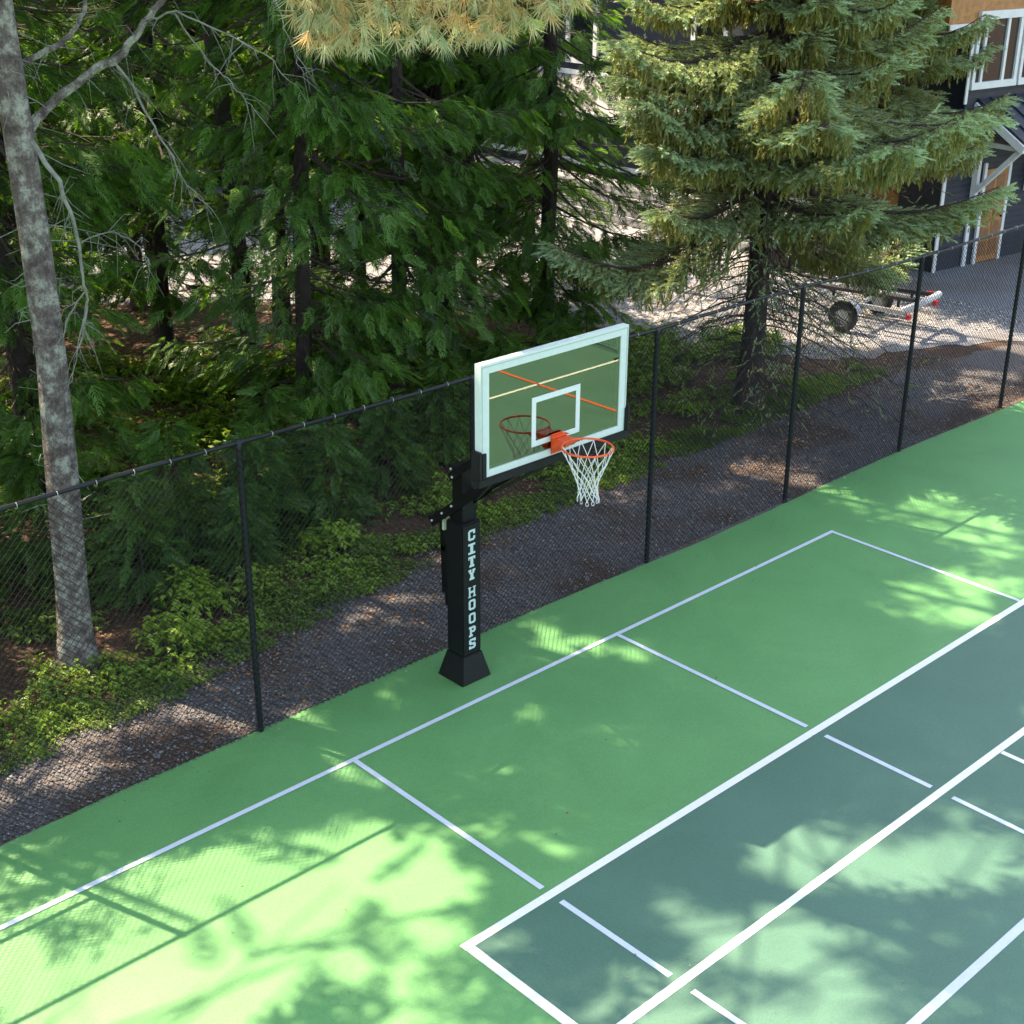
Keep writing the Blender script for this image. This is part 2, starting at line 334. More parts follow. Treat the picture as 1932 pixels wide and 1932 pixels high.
# ------------------------------------------------------------------ where the canopy lets the sun through (ground coordinates, metres)
LIT = [
 (0.93, [(-5.9, 1.9), (-5.2, 1.64), (-4.55, 1.52), (-4.49, 1.08), (-4.15, 1.15), (-4.13, .65), (-3.83, .66), (-3.47, .73), (-3.12, .61), (-3.18, .26), (-2.81, .32), (-2.97, -.13), (-2.93, -.46), (-3.35, -.44), (-3.2, -.67), (-3.13, -1.08), (-3.51, -1.23), (-3.92, -1.25), (-4.26, -1.74), (-5, -3), (-9, -1)]),
 (0.30, [(-3.92, -1.25), (-3.51, -1.23), (-3.13, -1.08), (-2.87, -1.49), (-2.94, -2.08), (-3.09, -2.82), (-4.35, -3.2), (-5, -3), (-4.3, -1.8)]),
 (0.40, [(-2.2, -2.36), (-2.03, -2.6), (-1.95, -2.91), (-1.52, -3.07), (-1.46, -3.44), (-1.24, -3.57), (-1.0, -4.2), (-1.2, -5.2), (-3.2, -4.2), (-2.86, -3.24)]),
 (0.97, [(6.89, -.25), (7.96, -.09), (8.87, -.43), (6.74, -1.77), (6.43, -1.07)]),
 (0.70, [(7.7, 1.93), (9.03, 1.83), (10.62, 1.91), (12.52, 1.52), (8.87, -.43), (7.49, .35)]),
 (0.05, [(1.91, -3.15), (2.21, -3.31), (3.0, -3.7), (2.6, -4.4), (1.78, -4.1), (1.72, -3.76)]),
 (0.62, [(4.44, -.41), (6.05, -.54), (6.61, -1.64), (4.6, -2.72), (4.24, -1.92)]),
 (0.99, [(6.6, -1.6), (12.8, -1.4), (13, 3.2), (6.4, 3.2)]),
 (0.01, [(-.6, -3.7), (1.0, -3.7), (1.0, -4.7), (-.6, -4.7)]),
 (0.99, [(14.5, -1), (20, -1), (20, 6), (14.5, 4)]),
 (0.95, [(4.5, -6.2), (14, -6.2), (14, -16), (-14, -16), (-14, -8), (0, -7)]),
 (0.90, [(11.6, 6.2), (13.4, 4.6), (16.1, 3.7), (15.6, 5.6), (17, 8.5), (15.5, 10), (12.6, 10.6), (11, 8.5)]),
]
CIRC = [(-1.6, 1.5, .13), (-.61, 1.43, .09), (.52, -4.06, .19), (.19, -3.97, .15), (.13, -3.18, .17), (1.45, -2.37, .13), (-.99, -2.62, .11), (-.93, -3.54, .16), (-.46, -4.05, .17), (1.25, -4.22, .13), (.69, 1.18, .09), (1.44, 1.46, .17), (3.11, .63, .15), (2.0, .45, .12), (4.9, -.83, .13), (3.32, .25, .2), (3.22, -.99, .17), (-.9, -.78, .08), (.46, 2.88, .22), (-.12, 2.73, .14), (2.19, 2.5, .15), (-4.17, 2.62, .27), (-3.81, 2.59, .23), (-.18, -.26, .08), (-2.48, -1.15, .17), (-2.31, -.54, .13), (-2.31, -1.49, .12), (.93, -3.12, .12), (.94, -2.26, .1)]
def inside(px, py, poly):
    r = np.zeros(len(px), bool); n = len(poly)
    for i in range(n):
        x1, y1 = poly[i]; x2, y2 = poly[(i+1) % n]
        c = ((y1 > py) != (y2 > py)) & (px < (x2-x1)*(py-y1)/((y2-y1) if y2 != y1 else 1e-9) + x1); r ^= c
    return r
FG = np.random.default_rng(99)
CIRC += [(FG.uniform(-6, 8), FG.uniform(3.6, 14), FG.uniform(.12, .5)) for _ in range(90)]
CIRC += [(FG.uniform(-5, 9), FG.uniform(8, 20), FG.uniform(.2, .7)) for _ in range(120)]
CIRC += [(FG.uniform(-5, 11), FG.uniform(2.0, 3.8), FG.uniform(.08, .3)) for _ in range(22)]
CIRC += [(FG.uniform(-3, 7), FG.uniform(-5, 1.4), FG.uniform(.03, .10)) for _ in range(26)]
def shade_keep(P, rng, rad=0.1):
    """probability test for a leafy spray high in a crown, from where its shadow would land"""
    z = P[:, 2]; sx = P[:, 0] + 0.2252*z; sy = P[:, 1] - 0.6854*z
    L = np.zeros(len(P))
    for v, poly in LIT:
        h = inside(sx, sy, poly)
        for ox, oy in ((.12, 0), (-.12, 0), (0, .12), (0, -.12)): h |= inside(sx+ox, sy+oy, poly)
        L = np.maximum(L, v**.25*h)
    for cx, cy, r in CIRC: L = np.maximum(L, 0.99*(((sx-cx)**2 + (sy-cy)**2) < (r*1.2+.30)**2))
    return (rng.random(len(P)) > L) | (z < 5.5)

# ------------------------------------------------------------------ instanced leaf geometry (numpy)
def norm(a): return a/(np.linalg.norm(a, axis=-1, keepdims=True)+1e-9)
def frames(ax, up):
    """columns: x = ax (length direction), y = side, z = normal"""
    x = norm(ax); y = norm(np.cross(up, x)); z = np.cross(x, y)
    return np.stack([x, y, z], axis=-1)
def stamp(T, pos, Fr, sc, tint, tn=None):
    """T=(V,F,tintoffset); returns arrays"""
    V, F, tv = T; n = len(V); N = len(pos)
    sc = np.asarray(sc); sc = sc[:, None, None] if sc.ndim == 1 else sc[:, None, :]
    W = (V[None]*sc) @ np.transpose(Fr, (0, 2, 1)) + pos[:, None]
    FF = F[None] + (np.arange(N)*n)[:, None, None]
    return W.reshape(-1, 3), FF.reshape(-1, F.shape[1]), np.clip(tint[:, None] + tv[None], 0, 1).ravel()
def merge(parts):
    Vs, Fs, Ts, o = [], [], [], 0
    for V, F, T in parts: Vs.append(V); Fs.append(F+o); Ts.append(T); o += len(V)
    return np.concatenate(Vs), np.concatenate(Fs), np.concatenate(Ts)

def cedar_spray(n=9, seed=0, leaf=0.27, wid=0.075):
    """flat feathery fan, unit length along +x"""
    r = np.random.default_rng(seed); V, F, T = [], [], []
    def tri(b, d, w, nz, t):
        s = np.array([-d[1], d[0], 0]); s = s/np.linalg.norm(s)
        k = len(V); V.extend([b - s*w/2, b + s*w/2 + np.array([0, 0, nz*.3]), b + d + np.array([0, 0, nz])]); F.append((k, k+1, k+2)); T.extend([t-.06, t-.06, t+.10])
    for i in range(n):
        u = 0.08 + 0.86*i/(n-1); droop = -0.22*u*u; c = np.array([u, 0, droop]); Ls = leaf*(1.15-0.75*u)*r.uniform(.8, 1.25)*1.5
        for s in (-1, 1):
            a = math.radians(r.uniform(32, 58)); d = np.array([math.cos(a), s*math.sin(a), 0])*Ls
            tri(c, d, wid*r.uniform(.8, 1.2), r.uniform(-.09, .02), r.uniform(-.08, .08))
            a2 = a*0.35; m_ = c + d*0.45; d2 = np.array([math.cos(a2), s*math.sin(a2), 0])*Ls*.55
            tri(m_, d2, wid*.8, r.uniform(-.08, .0), r.uniform(-.05, .1))
    tri(np.array([.85, 0, -.17]), np.array([.25, 0.0, 0]), wid, -.05, .1)
    tri(np.array([0, 0, 0.]), np.array([.9, 0.001, 0]), .02, -.2, -.15)
    return np.array(V), np.array(F), np.array(T)
CS = [cedar_spray(12, s, .25, .048) for s in range(5)]
CSL = [cedar_spray(5, s+20, 0.34, 0.13) for s in range(3)]     # lighter one for crowns far up or far away

def needle_brush(n=16, seed=0, spread=0.19, ln=0.24):
    r = np.random.default_rng(seed); V, F, T = [], [], []
    for i in range(n):
        u = (i+r.random())/n; a = r.uniform(0, 2*math.pi); s = np.array([0, math.cos(a), math.sin(a)])
        w = spread*(1.05 - 0.6*u**2); b0 = np.array([u*.93, 0, 0]); p = np.array([0, -s[2], s[1]])
        k = len(V); V.extend([b0 - p*.045, b0 + p*.045 - np.array([.06, 0, 0]), b0 + s*w + np.array([ln*r.uniform(.6, 1.1), 0, 0])])
        F.append((k, k+1, k+2)); T.extend([-.12, -.12, .14])
    return np.array(V), np.array(F), np.array(T)
NB = [needle_brush(16, s) for s in range(4)]
def pine_tuft(n=26, seed=0):
    r = np.random.default_rng(seed); V, F, T = [], [], []
    for i in range(n):
        a = r.uniform(0, 2*math.pi); el = r.uniform(0.1, 1.35); d = np.array([math.cos(el), math.sin(el)*math.cos(a), math.sin(el)*math.sin(a)])*r.uniform(.75, 1.1)
        d[2] -= .12
        p = np.cross(d, r.normal(size=3)); p = p/np.linalg.norm(p)*.024; b = np.array([r.uniform(-.25, .1), 0, 0])
        k = len(V); V.extend([b-p, b+p, b+d*.6 + p*.8, b+d]); F.append((k, k+1, k+2, k+3)); T.extend([-.1, -.1, .05, .1])
    V = np.array(V); F = np.array(F); return V, F, np.array(T)
PT = [pine_tuft(26, s) for s in range(4)]
def leaf_plant(nl=8, seed=0, star=False):
    """small seedling: leaves of two triangles round a stem, unit size"""
    r = np.random.default_rng(seed); V, F, T = [], [], []
    for i in range(nl):
        a = r.uniform(0, 2*math.pi); h = r.uniform(.25, 1.0); rr = r.uniform(.1, .55); c = np.array([math.cos(a)*rr, math.sin(a)*rr, h])
        d = np.array([math.cos(a), math.sin(a), r.uniform(-.4, .2)]); d /= np.linalg.norm(d); s = np.cross(d, (0, 0, 1.)); s /= np.linalg.norm(s)
        lobes = (0, .9, -.9) if star else (0,)
        for lb in lobes:
            dd = d*math.cos(lb) + s*math.sin(lb); ss = np.cross(dd, (0, 0, 1.)); ss /= np.linalg.norm(ss); L_ = r.uniform(.38, .6)*(1 if lb == 0 else .75); w_ = L_*(.28 if not star else .22)
            k = len(V); V.extend([c, c+dd*L_*.5+ss*w_+np.array([0, 0, .04]), c+dd*L_+np.array([0, 0, -.08]), c+dd*L_*.5-ss*w_+np.array([0, 0, .04])])
            F.append((k, k+1, k+2, k+3)); t = r.uniform(-.1, .15); T.extend([t-.05, t, t+.06, t])
        k = len(V); b = np.array([0, 0, 0.]); V.extend([b+[.012, 0, 0], b-[.012, 0, 0], c-[.008, 0, 0], c+[.008, 0, 0]]); F.append((k, k+1, k+2, k+3)); T.extend([-.4]*4)
    return np.array(V), np.array(F), np.array(T)
LP = [leaf_plant(9, s, s % 2 == 0) for s in range(6)]

def sticks(A, B_, ra, rb):
    """three-sided tapered twigs"""
    A = np.asarray(A); B_ = np.asarray(B_); N = len(A); d = norm(B_-A)
    ref = np.where(np.abs(d[:, 2:3]) > .9, np.array([[1., 0, 0]]), np.array([[0, 0, 1.]])); u = norm(np.cross(d, ref)); v = np.cross(d, u)
    V = np.zeros((N, 6, 3))
    for j in range(3):
        c, s = math.cos(2.094*j), math.sin(2.094*j)
        V[:, j] = A + (u*c+v*s)*np.reshape(ra, (-1, 1)); V[:, 3+j] = B_ + (u*c+v*s)*np.reshape(rb, (-1, 1))
    F = np.array([(0, 1, 4, 3), (1, 2, 5, 4), (2, 0, 3, 5)])
    return V.reshape(-1, 3), (F[None] + (np.arange(N)*6)[:, None, None]).reshape(-1, 4)
def polysticks(curves):
    """curves: list of (pts (k,3), r0, r1)"""
    A, B_, ra, rb = [], [], [], []
    for p, r0, r1 in curves:
        k = len(p); r = np.linspace(r0, r1, k); A.append(p[:-1]); B_.append(p[1:]); ra.append(r[:-1]); rb.append(r[1:])
    return sticks(np.concatenate(A), np.concatenate(B_), np.concatenate(ra), np.concatenate(rb))

def trunk_mesh(name, x, y, h, r0, m, parent, rng, sway=0.12, n=10, top=0.25, flare=1.35, z0=-0.05, path=None):
    zs = np.r_[z0, .12, .35, np.linspace(0.9, h, max(6, int(h/1.2)))]
    if path is None:
        ph = rng.uniform(0, 6, 4)
        X = x + sway*(np.sin(zs*.35+ph[0])-math.sin(ph[0])) + .02*np.sin(zs*2+ph[1]); Y = y + sway*(np.sin(zs*.3+ph[2])-math.sin(ph[2]))
    else:
        pz = [q[2] for q in path]; X = np.interp(zs, pz, [q[0] for q in path]); Y = np.interp(zs, pz, [q[1] for q in path])
    rad = r0*(1-(1-top)*np.clip(zs/h, 0, 1)**0.9); rad[0] *= flare; rad[1] *= 1+(flare-1)*.6; rad[2] *= 1+(flare-1)*.25
    mb = MB(); mb.tube(np.c_[X, Y, zs], rad, n)
    V = mb.V[0].reshape(len(zs), n, 3); cen = np.c_[X, Y, zs][:, None]; V = cen + (V-cen)*(1+rng.normal(0, .05, (len(zs), n, 1))); mb.V[0] = V.reshape(-1, 3)
    o = mb.build('trunk', m, parent, smooth=True)
    return (lambda z: np.c_[np.interp(z, zs, X), np.interp(z, zs, Y), z])

def conifer(name, x, y, h, r0, seed, label, cat='tree', group=None, zl=1.5, R=2.0, per_m=9, hi_per_m=4, m=M_cedar, sprayn=26, bias=None, twigs=70, keep=True, zsplit=8.0, Rhi=3.2, tint0=0.44, far=False, dens=None):
    rng = np.random.default_rng(seed); root = thing(name, (x, y, 0), label, cat, group)
    at = trunk_mesh('trunk', x, y, h, r0, M_bark, root, rng)
    parts = []; curves = []
    def band(z0, z1, pm, R, ns, tmpl, ssc, tw):
        nb = int((z1-z0)*pm)
        if nb <= 0: return
        zz = rng.uniform(z0, z1, nb); az = rng.uniform(0, 2*math.pi, nb); base = at(zz)
        L_ = R*rng.uniform(.55, 1.1, nb)*np.clip(1.25-(zz/h)**1.5, .25, 1.1)
        if tmpl is CS: L_ *= np.clip((zz-z0+.8)/1.8, .45, 1)
        d = np.c_[np.cos(az), np.sin(az), np.zeros(nb)]; sag = rng.uniform(.12, .42, nb)*L_
        t = np.linspace(0, 1, 6)
        for k in range(nb):
            P_ = base[k] + d[k]*L_[k]*t[:, None] + np.c_[np.zeros((6, 2)), -sag[k]*np.sin(t*2.2)]; curves.append((P_, .012+.008*L_[k], .004))
            if tw:
                n2 = int(3*L_[k])+1; tt = rng.uniform(.2, .95, n2); q = np.array([np.interp(tt, t, P_[:, a]) for a in range(3)]).T
                sd = np.array([-d[k][1], d[k][0], 0])[None]*rng.choice([-1, 1], n2)[:, None]
                e = q + (sd*rng.uniform(.3, .9, (n2, 1)) + d[k]*.5 + [0, 0, -.2])*rng.uniform(.2, .6, (n2, 1))
                for a, b in zip(q, e): curves.append((np.array([a, b]), .006, .002))
        nsp = nb*ns; kb = np.repeat(np.arange(nb), ns); tt = rng.uniform(.22, 1.0, nsp)**.8
        lat = rng.normal(0, .22, nsp)*L_[kb]*(1.15-tt*.6); side = np.c_[-d[kb, 1], d[kb, 0], np.zeros(nsp)]
        pos = base[kb] + d[kb]*(L_[kb]*tt)[:, None] + side*lat[:, None] + np.c_[np.zeros((nsp, 2)), -sag[kb]*np.sin(tt*2.2) - np.abs(lat)*.25 + rng.normal(0, .05, nsp)]
        ax = d[kb]*rng.uniform(.5, 1.1, (nsp, 1)) + side*(np.sign(lat)*rng.uniform(.1, .8, nsp))[:, None] + np.c_[np.zeros((nsp, 2)), -rng.uniform(.15, .9, nsp)]
        up = np.array([0, 0, 1.])[None] + rng.normal(0, .35, (nsp, 3)); ok = np.ones(nsp, bool)
        if keep: ok &= shade_keep(pos, rng, .08)
        if dens is not None: ok &= dens(pos, rng)
        pos, ax, up = pos[ok], ax[ok], up[ok]; nsp = len(pos)
        if nsp == 0: return
        sc = ssc*rng.uniform(.7, 1.3, nsp); tint = np.clip(tint0 + rng.normal(0, .22, nsp) + .18*(tt[ok]-.5), 0, 1); Fr = frames(ax, up); ch = rng.integers(0, len(tmpl), nsp)
        for q in range(len(tmpl)):
            mk = ch == q
            if mk.any(): parts.append(stamp(tmpl[q], pos[mk], Fr[mk], sc[mk], tint[mk]))
    if far:
        band(zl, h*.97, per_m, R, sprayn, CSL, .75, False)
    else:
        band(zl, min(zsplit, h*.95), per_m, R, sprayn, CS, .33, True)
        if h > zsplit: band(zsplit, h*.98, hi_per_m, Rhi, int(sprayn*.9), CSL, .62, False)
    if twigs:
        n = twigs; zz = rng.uniform(.3, zl+2.5, n); az = rng.uniform(0, 2*math.pi, n); b = at(zz); L_ = rng.uniform(.3, 1.3, n)
        for k in range(n):
            d = np.array([math.cos(az[k]), math.sin(az[k]), rng.uniform(-.35, .25)]); j = rng.normal(0, .05, (4, 3)); j[0] = 0
            P_ = b[k] + d*L_[k]*np.linspace(0, 1, 4)[:, None] + j + np.c_[np.zeros((4, 2)), -.12*np.linspace(0, 1, 4)**2]
            curves.append((P_, .011, .003))
            if L_[k] > .6:
                q = P_[2]; curves.append((np.array([q, q + d*.25 + rng.normal(0, .15, 3)]), .005, .002)); q = P_[1]; curves.append((np.array([q, q + d*.3 + rng.normal(0, .2, 3)]), .005, .002))
    V, F = polysticks(curves); obj_np('branches', V, [F], M_twig, root)['kind'] = 'stuff'
    if parts:
        V, F, T = merge(parts); obj_np('crown', V, [F], m, root, tint=T)
    return root

def copy_tree(root, loc, rz, sc, label=None):
    r = root.copy(); COL.objects.link(r); r.location = loc; r.rotation_euler = (0, 0, rz); r.scale = (sc, sc, sc)
    for ch in list(root.children):
        c = ch.copy(); COL.objects.link(c); c.parent = r
    if label: r['label'] = label
    return r

# ------------------------------------------------------------------ cedars behind the fence
def gap(pos, rng):
    """open band that lets the driveway show between the mid-distance trunks"""
    z = pos[:, 2]; a = (pos[:, 1] > 9.0) & (z < 3.9) & (z > 1.0)
    return rng.random(len(pos)) > np.where(a, .30, 0)
CED = [ # x, y, h, r, zl, R, per_m, label
 (-6.3, 5.9, 8.5, .13, 1.2, 2.0, 10, 'leftmost cedar whose green sprays hang in from the left frame edge'),
 (-4.2, 8.2, 19, .14, 1.6, 2.0, 9, 'cedar behind the mottled pine trunk at the left edge'),
 (-1.3, 8.4, 18, .14, 2.0, 2.1, 9, 'cedar just right of the mottled pine trunk, dark to the ground'),
 (0.3, 11.6, 20, .15, 2.6, 2.0, 8, 'shaded cedar standing deeper behind the bleached dead branches'),
 (2.35, 7.4, 17, .13, 2.1, 2.2, 10, 'cedar with low drooping green sprays above the second fence bay'),
 (3.9, 14.0, 20, .16, 3.8, 1.9, 8, 'cedar with a thin trunk before the far driveway, left of the twin trunks'),
 (5.5, 12.6, 21, .17, 3.7, 1.8, 8, 'left one of the twin dark cedar trunks in mid picture'),
 (5.95, 11.9, 21, .18, 3.9, 1.8, 8, 'right one of the twin dark cedar trunks in mid picture'),
 (7.35, 12.6, 19, .11, 3.6, 1.7, 8, 'slim cedar between the twin trunks and the thick dark one'),
 (7.25, 10.1, 20, .19, 2.8, 2.0, 9, 'cedar with a thick dark trunk rising behind the hoop backboard\'s upper left'),
 (4.5, 8.0, 18, .13, 2.0, 2.1, 10, 'cedar with dense mid green sprays left above the backboard'),
 (8.15, 8.5, 19, .14, 1.5, 2.1, 12, 'cedar with bright green sprays just above the backboard, nearest the big spruce'),
 (9.9, 12.4, 19, .13, 2.3, 2.3, 9, 'cedar in front of the low roof, left of the big spruce'),
 (12.3, 13.2, 18, .12, 2.2, 2.2, 8, 'slim cedar on the drive edge in front of the stone steps'),
 (1.6, 14.5, 19, .14, 2.4, 2.3, 9, 'distant cedar seen between the bleached branches and the second trunk'),
 (3.0, 12.3, 19, .12, 2.2, 2.3, 9, 'shaded cedar left of the twin trunks, sprays reaching low'),
 (0.2, 16.5, 19, .15, 1.8, 2.5, 9, 'distant cedar at the back of the left wood'),
 (4.6, 16.2, 19, .14, 2.6, 2.4, 9, 'distant cedar at the drive edge left of the twin trunks'),
 (2.4, 18.0, 19, .14, 2.0, 2.5, 9, 'furthest cedar of the left wood beside the drive'),
 (7.9, 11.4, 18, .11, 3.0, 2.0, 9, 'slim cedar close behind the thick dark trunk'),
 (-2.2, 12.8, 19, .15, 2.5, 2.1, 8, 'deep shaded cedar seen left of the bleached branches'),
]
for i, (x, y, h, r, zl, R, pm, lab) in enumerate(CED):
    conifer('cedar_tree', x, y, h, r, 100+i, lab, zl=max(1.2, zl-.7), R=R, per_m=pm, sprayn=(42 if y < 13 else 22), twigs=int(60+zl*22), dens=gap, group='cedars behind the fence')
# tall cedars whose crowns stand over the court's sun side (mostly out of frame)
SHD = [(-9.3, 4.6), (-9.8, 9.5), (-10.8, 7.0), (0.4, 5.6), (3.4, 5.2), (6.2, 5.9), (-6.8, 10.5)]
for i, (x, y) in enumerate(SHD[:3]):
    conifer('cedar_tree', x, y, 20, .17, 300+i, ['tall cedar left of the frame shading the near court corner', 'tall cedar left of the frame behind the first row', 'tall cedar furthest left of the frame'][i], zl=5, R=2.2, per_m=6, twigs=0, group='cedars behind the fence')

# young cedars and saplings of the understorey
SAP = [(-4.9, 4.6, 1.7), (-4.0, 5.2, 1.5), (-1.5, 5.2, 1.5), (-.6, 5.9, 1.8), (.3, 5.5, 1.5), (1.3, 5.3, 1.4), (-.3, 4.9, 1.0), (1.1, 6.4, 1.9), (2.6, 5.8, 1.5), (3.9, 6.2, 1.6), (5.3, 6.5, 1.5), (6.6, 6.6, 1.6), (-2.0, 6.6, 2.1), (-3.2, 6.6, 1.8), (2.9, 7.2, 2.0), (7.6, 6.9, 1.3)]
saps = []
for v in range(3):
    rng = np.random.default_rng(50+v); x, y, h = SAP[v]
    root = thing('cedar_sapling', (x, y, 0), 'young dark green cedar sapling in the shaded undergrowth behind the fence', 'sapling', 'cedar saplings in the undergrowth')
    at = trunk_mesh('trunk', x, y, h, .02, M_bark, root, rng, sway=.05, n=6, flare=1.1)
    n = int(190*h); zz = h*rng.uniform(.08, 1, n); az = rng.uniform(0, 6.283, n); L_ = (.62*h*.55)*(1.1-zz/h)*rng.uniform(.2, 1, n)+.05
    d = np.c_[np.cos(az), np.sin(az), np.zeros(n)]; pos = at(zz) + d*L_[:, None] + np.c_[np.zeros((n, 2)), -L_*.2]
    Fr = frames(d + np.c_[np.zeros((n, 2)), rng.uniform(-.5, .3, n)], np.array([0, 0, 1.]) + rng.normal(0, .4, (n, 3))); ch = rng.integers(0, 4, n); parts = []
    for q in range(4):
        mk = ch == q; parts.append(stamp(CS[q], pos[mk], Fr[mk], rng.uniform(.18, .34, mk.sum()), np.clip(.45+rng.normal(0, .15, mk.sum()), 0, 1)))
    V, F, T = merge(parts); obj_np('foliage', V, [F], M_cedar, root, tint=T); saps.append(root)
for k, (x, y, h) in enumerate(SAP[3:]):
    copy_tree(saps[k % 3], (x, y, 0), RNG.uniform(0, 6), h/1.5*RNG.uniform(.8, 1.05))

# ------------------------------------------------------------------ far forest beyond the driveway
farp = []
for v in range(3):
    farp.append(conifer('forest_tree', 60+6*v, 62, 15, .2, 700+v, 'sunlit yellow green tree in the wood beyond the driveway', group='trees of the wood beyond the driveway', zl=.6, R=3.0, per_m=8, sprayn=46, m=M_far if v != 1 else M_cedar, twigs=0, keep=False, far=True, tint0=.45))
spots = []
for row, (d0, step) in enumerate(((31, 3.4), (37, 4.0), (45, 5.0), (56, 6.5))):
    x = -14.0
    while x < 62:
        spots.append((x + RNG.uniform(-1, 1), d0 - .18*x*(1 if row < 2 else 0.2) + RNG.uniform(-1.3, 1.3))); x += step
used = 0
for (x, y) in spots:
    if x > 16.5 and y < 26: continue
    if used < 3: r = farp[used]; r.location = (x, y, 0); r.rotation_euler = (0, 0, RNG.uniform(0, 6))
    else: copy_tree(farp[int(RNG.integers(0, 3))], (x, y, 0), RNG.uniform(0, 6), RNG.uniform(.85, 1.25))
    used += 1

# ------------------------------------------------------------------ the mottled pine at the left
PX = [(-2.86, 4.28, 0), (-2.81, 4.23, 1.25), (-2.755, 4.18, 2.97), (-2.735, 4.165, 3.8), (-2.765, 4.19, 5.27), (-2.79, 4.21, 6.64), (-2.9, 4.3, 12), (-3.0, 4.4, 22)]
root = thing('pine_tree', (-2.86, 4.28, 0), 'pine with a thick grey mottled trunk and bare bleached branches behind the left fence bay', 'tree')
rng = np.random.default_rng(11)
at = trunk_mesh('trunk', 0, 0, 22, .165, M_pbark, root, rng, n=20, top=.35, flare=1.55, path=PX)
BR = {'A': [[-2.74, 3.99, 5.445], [-2.611, 3.841, 5.084], [-2.51, 3.815, 4.761], [-2.481, 3.856, 4.202], [-2.437, 3.883, 3.881], [-2.507, 4.017, 3.471]],
'B': [[-2.65, 4.3, 5.45], [-2.476, 4.331, 5.627], [-2.275, 4.212, 5.811], [-2.058, 4.076, 5.994], [-1.868, 3.966, 6.069], [-1.744, 3.919, 6.195], [-1.598, 3.85, 6.399], [-1.395, 3.729, 6.649], [-1.1, 3.6, 7.2]],
'C': [[-2.72, 4.3, 6.0], [-2.564, 4.276, 6.106], [-2.356, 4.15, 6.216], [-2.24, 4.109, 6.281], [-2.117, 4.063, 6.413], [-2.02, 4.04, 6.658], [-1.95, 4.0, 7.0]],
'D': [[-1.868, 3.966, 6.069], [-1.68, 3.927, 5.765], [-1.567, 3.89, 5.468], [-1.432, 3.831, 5.189], [-1.324, 3.799, 4.904], [-1.133, 3.688, 4.638]],
'E': [[-2.48, 3.85, 4.50], [-2.359, 3.741, 4.579], [-2.223, 3.683, 4.618], [-2.044, 3.583, 4.508], [-1.927, 3.542, 4.269]],
'F': [[-2.46, 3.87, 4.05], [-2.648, 3.876, 3.871], [-2.693, 3.987, 3.596]], 'G': [[-2.45, 3.88, 3.9], [-2.598, 3.829, 3.612], [-2.668, 3.963, 3.171]],
'H': [[-1.598, 3.85, 6.42], [-1.455, 3.511, 6.527], [-1.125, 3.269, 6.343], [-.824, 3.055, 6.155], [-.645, 2.956, 5.916]],
'I': [[-1.455, 3.511, 6.5], [-1.166, 3.513, 6.071], [-1.004, 3.43, 5.901], [-.894, 3.395, 5.751], [-.781, 3.358, 5.623]],
'J': [[-1.1, 3.6, 7.2], [-.7, 3.3, 7.0], [-.561, 3.22, 6.594], [-.457, 3.191, 6.263], [-.381, 3.189, 6.068], [-.303, 3.184, 5.917]]}
RB = {'A': (.032, .009), 'B': (.062, .035), 'C': (.042, .02), 'D': (.017, .005), 'E': (.010, .004), 'F': (.01, .004), 'G': (.01, .004), 'H': (.014, .005), 'I': (.010, .004), 'J': (.012, .004)}
for k, pts in BR.items():
    P_ = np.array(pts); n = len(P_); tt = np.linspace(0, n-1, (n-1)*4+1); Q = np.array([np.interp(tt, range(n), P_[:, a]) for a in range(3)]).T
    Q[1:-1] = (Q[:-2]+2*Q[1:-1]+Q[2:])/4; Q[1:] += rng.normal(0, .008, (len(Q)-1, 3))
    mb = MB(); mb.tube(Q, np.linspace(*RB[k], len(Q))*.78, 7); o = mb.build('dead_branch', M_bleach if k not in 'BC' else M_pbark, root, smooth=True)
    cv = []
    for _ in range(int(len(Q)*1.1)):
        i = rng.integers(2, len(Q)); d = Q[i]-Q[i-1]; d /= np.linalg.norm(d); L_ = rng.uniform(.08, .42)
        e = norm(d*rng.uniform(.2, 1) + rng.normal(0, .6, 3) + [0, 0, -.5]); j = rng.normal(0, .02, 3)
        cv.append((np.array([Q[i], Q[i]+e*L_*.5+j, Q[i]+(e+[0, 0, -.3])*L_]), .004, .0015))
    V, F = polysticks(cv); obj_np('twigs', V, [F], M_bleach, root)['kind'] = 'stuff'
# small bare twigs round the trunk
cv = []
for _ in range(60):
    z = rng.uniform(.8, 7.2); a = rng.uniform(0, 6.283); b = at(np.array([z]))[0] + .13*np.array([math.cos(a), math.sin(a), 0]); d = np.array([math.cos(a), math.sin(a), rng.uniform(-.6, .1)]); L_ = rng.uniform(.05, .3) if z < 4.5 else rng.uniform(.2, .9)
    cv.append((np.array([b, b+d*L_*.5+rng.normal(0, .03, 3), b+d*L_+rng.normal(0, .06, 3)+[0, 0, -.1*L_]]), .006, .002))
V, F = polysticks(cv); obj_np('twigs', V, [F], M_bleach, root)['kind'] = 'stuff'
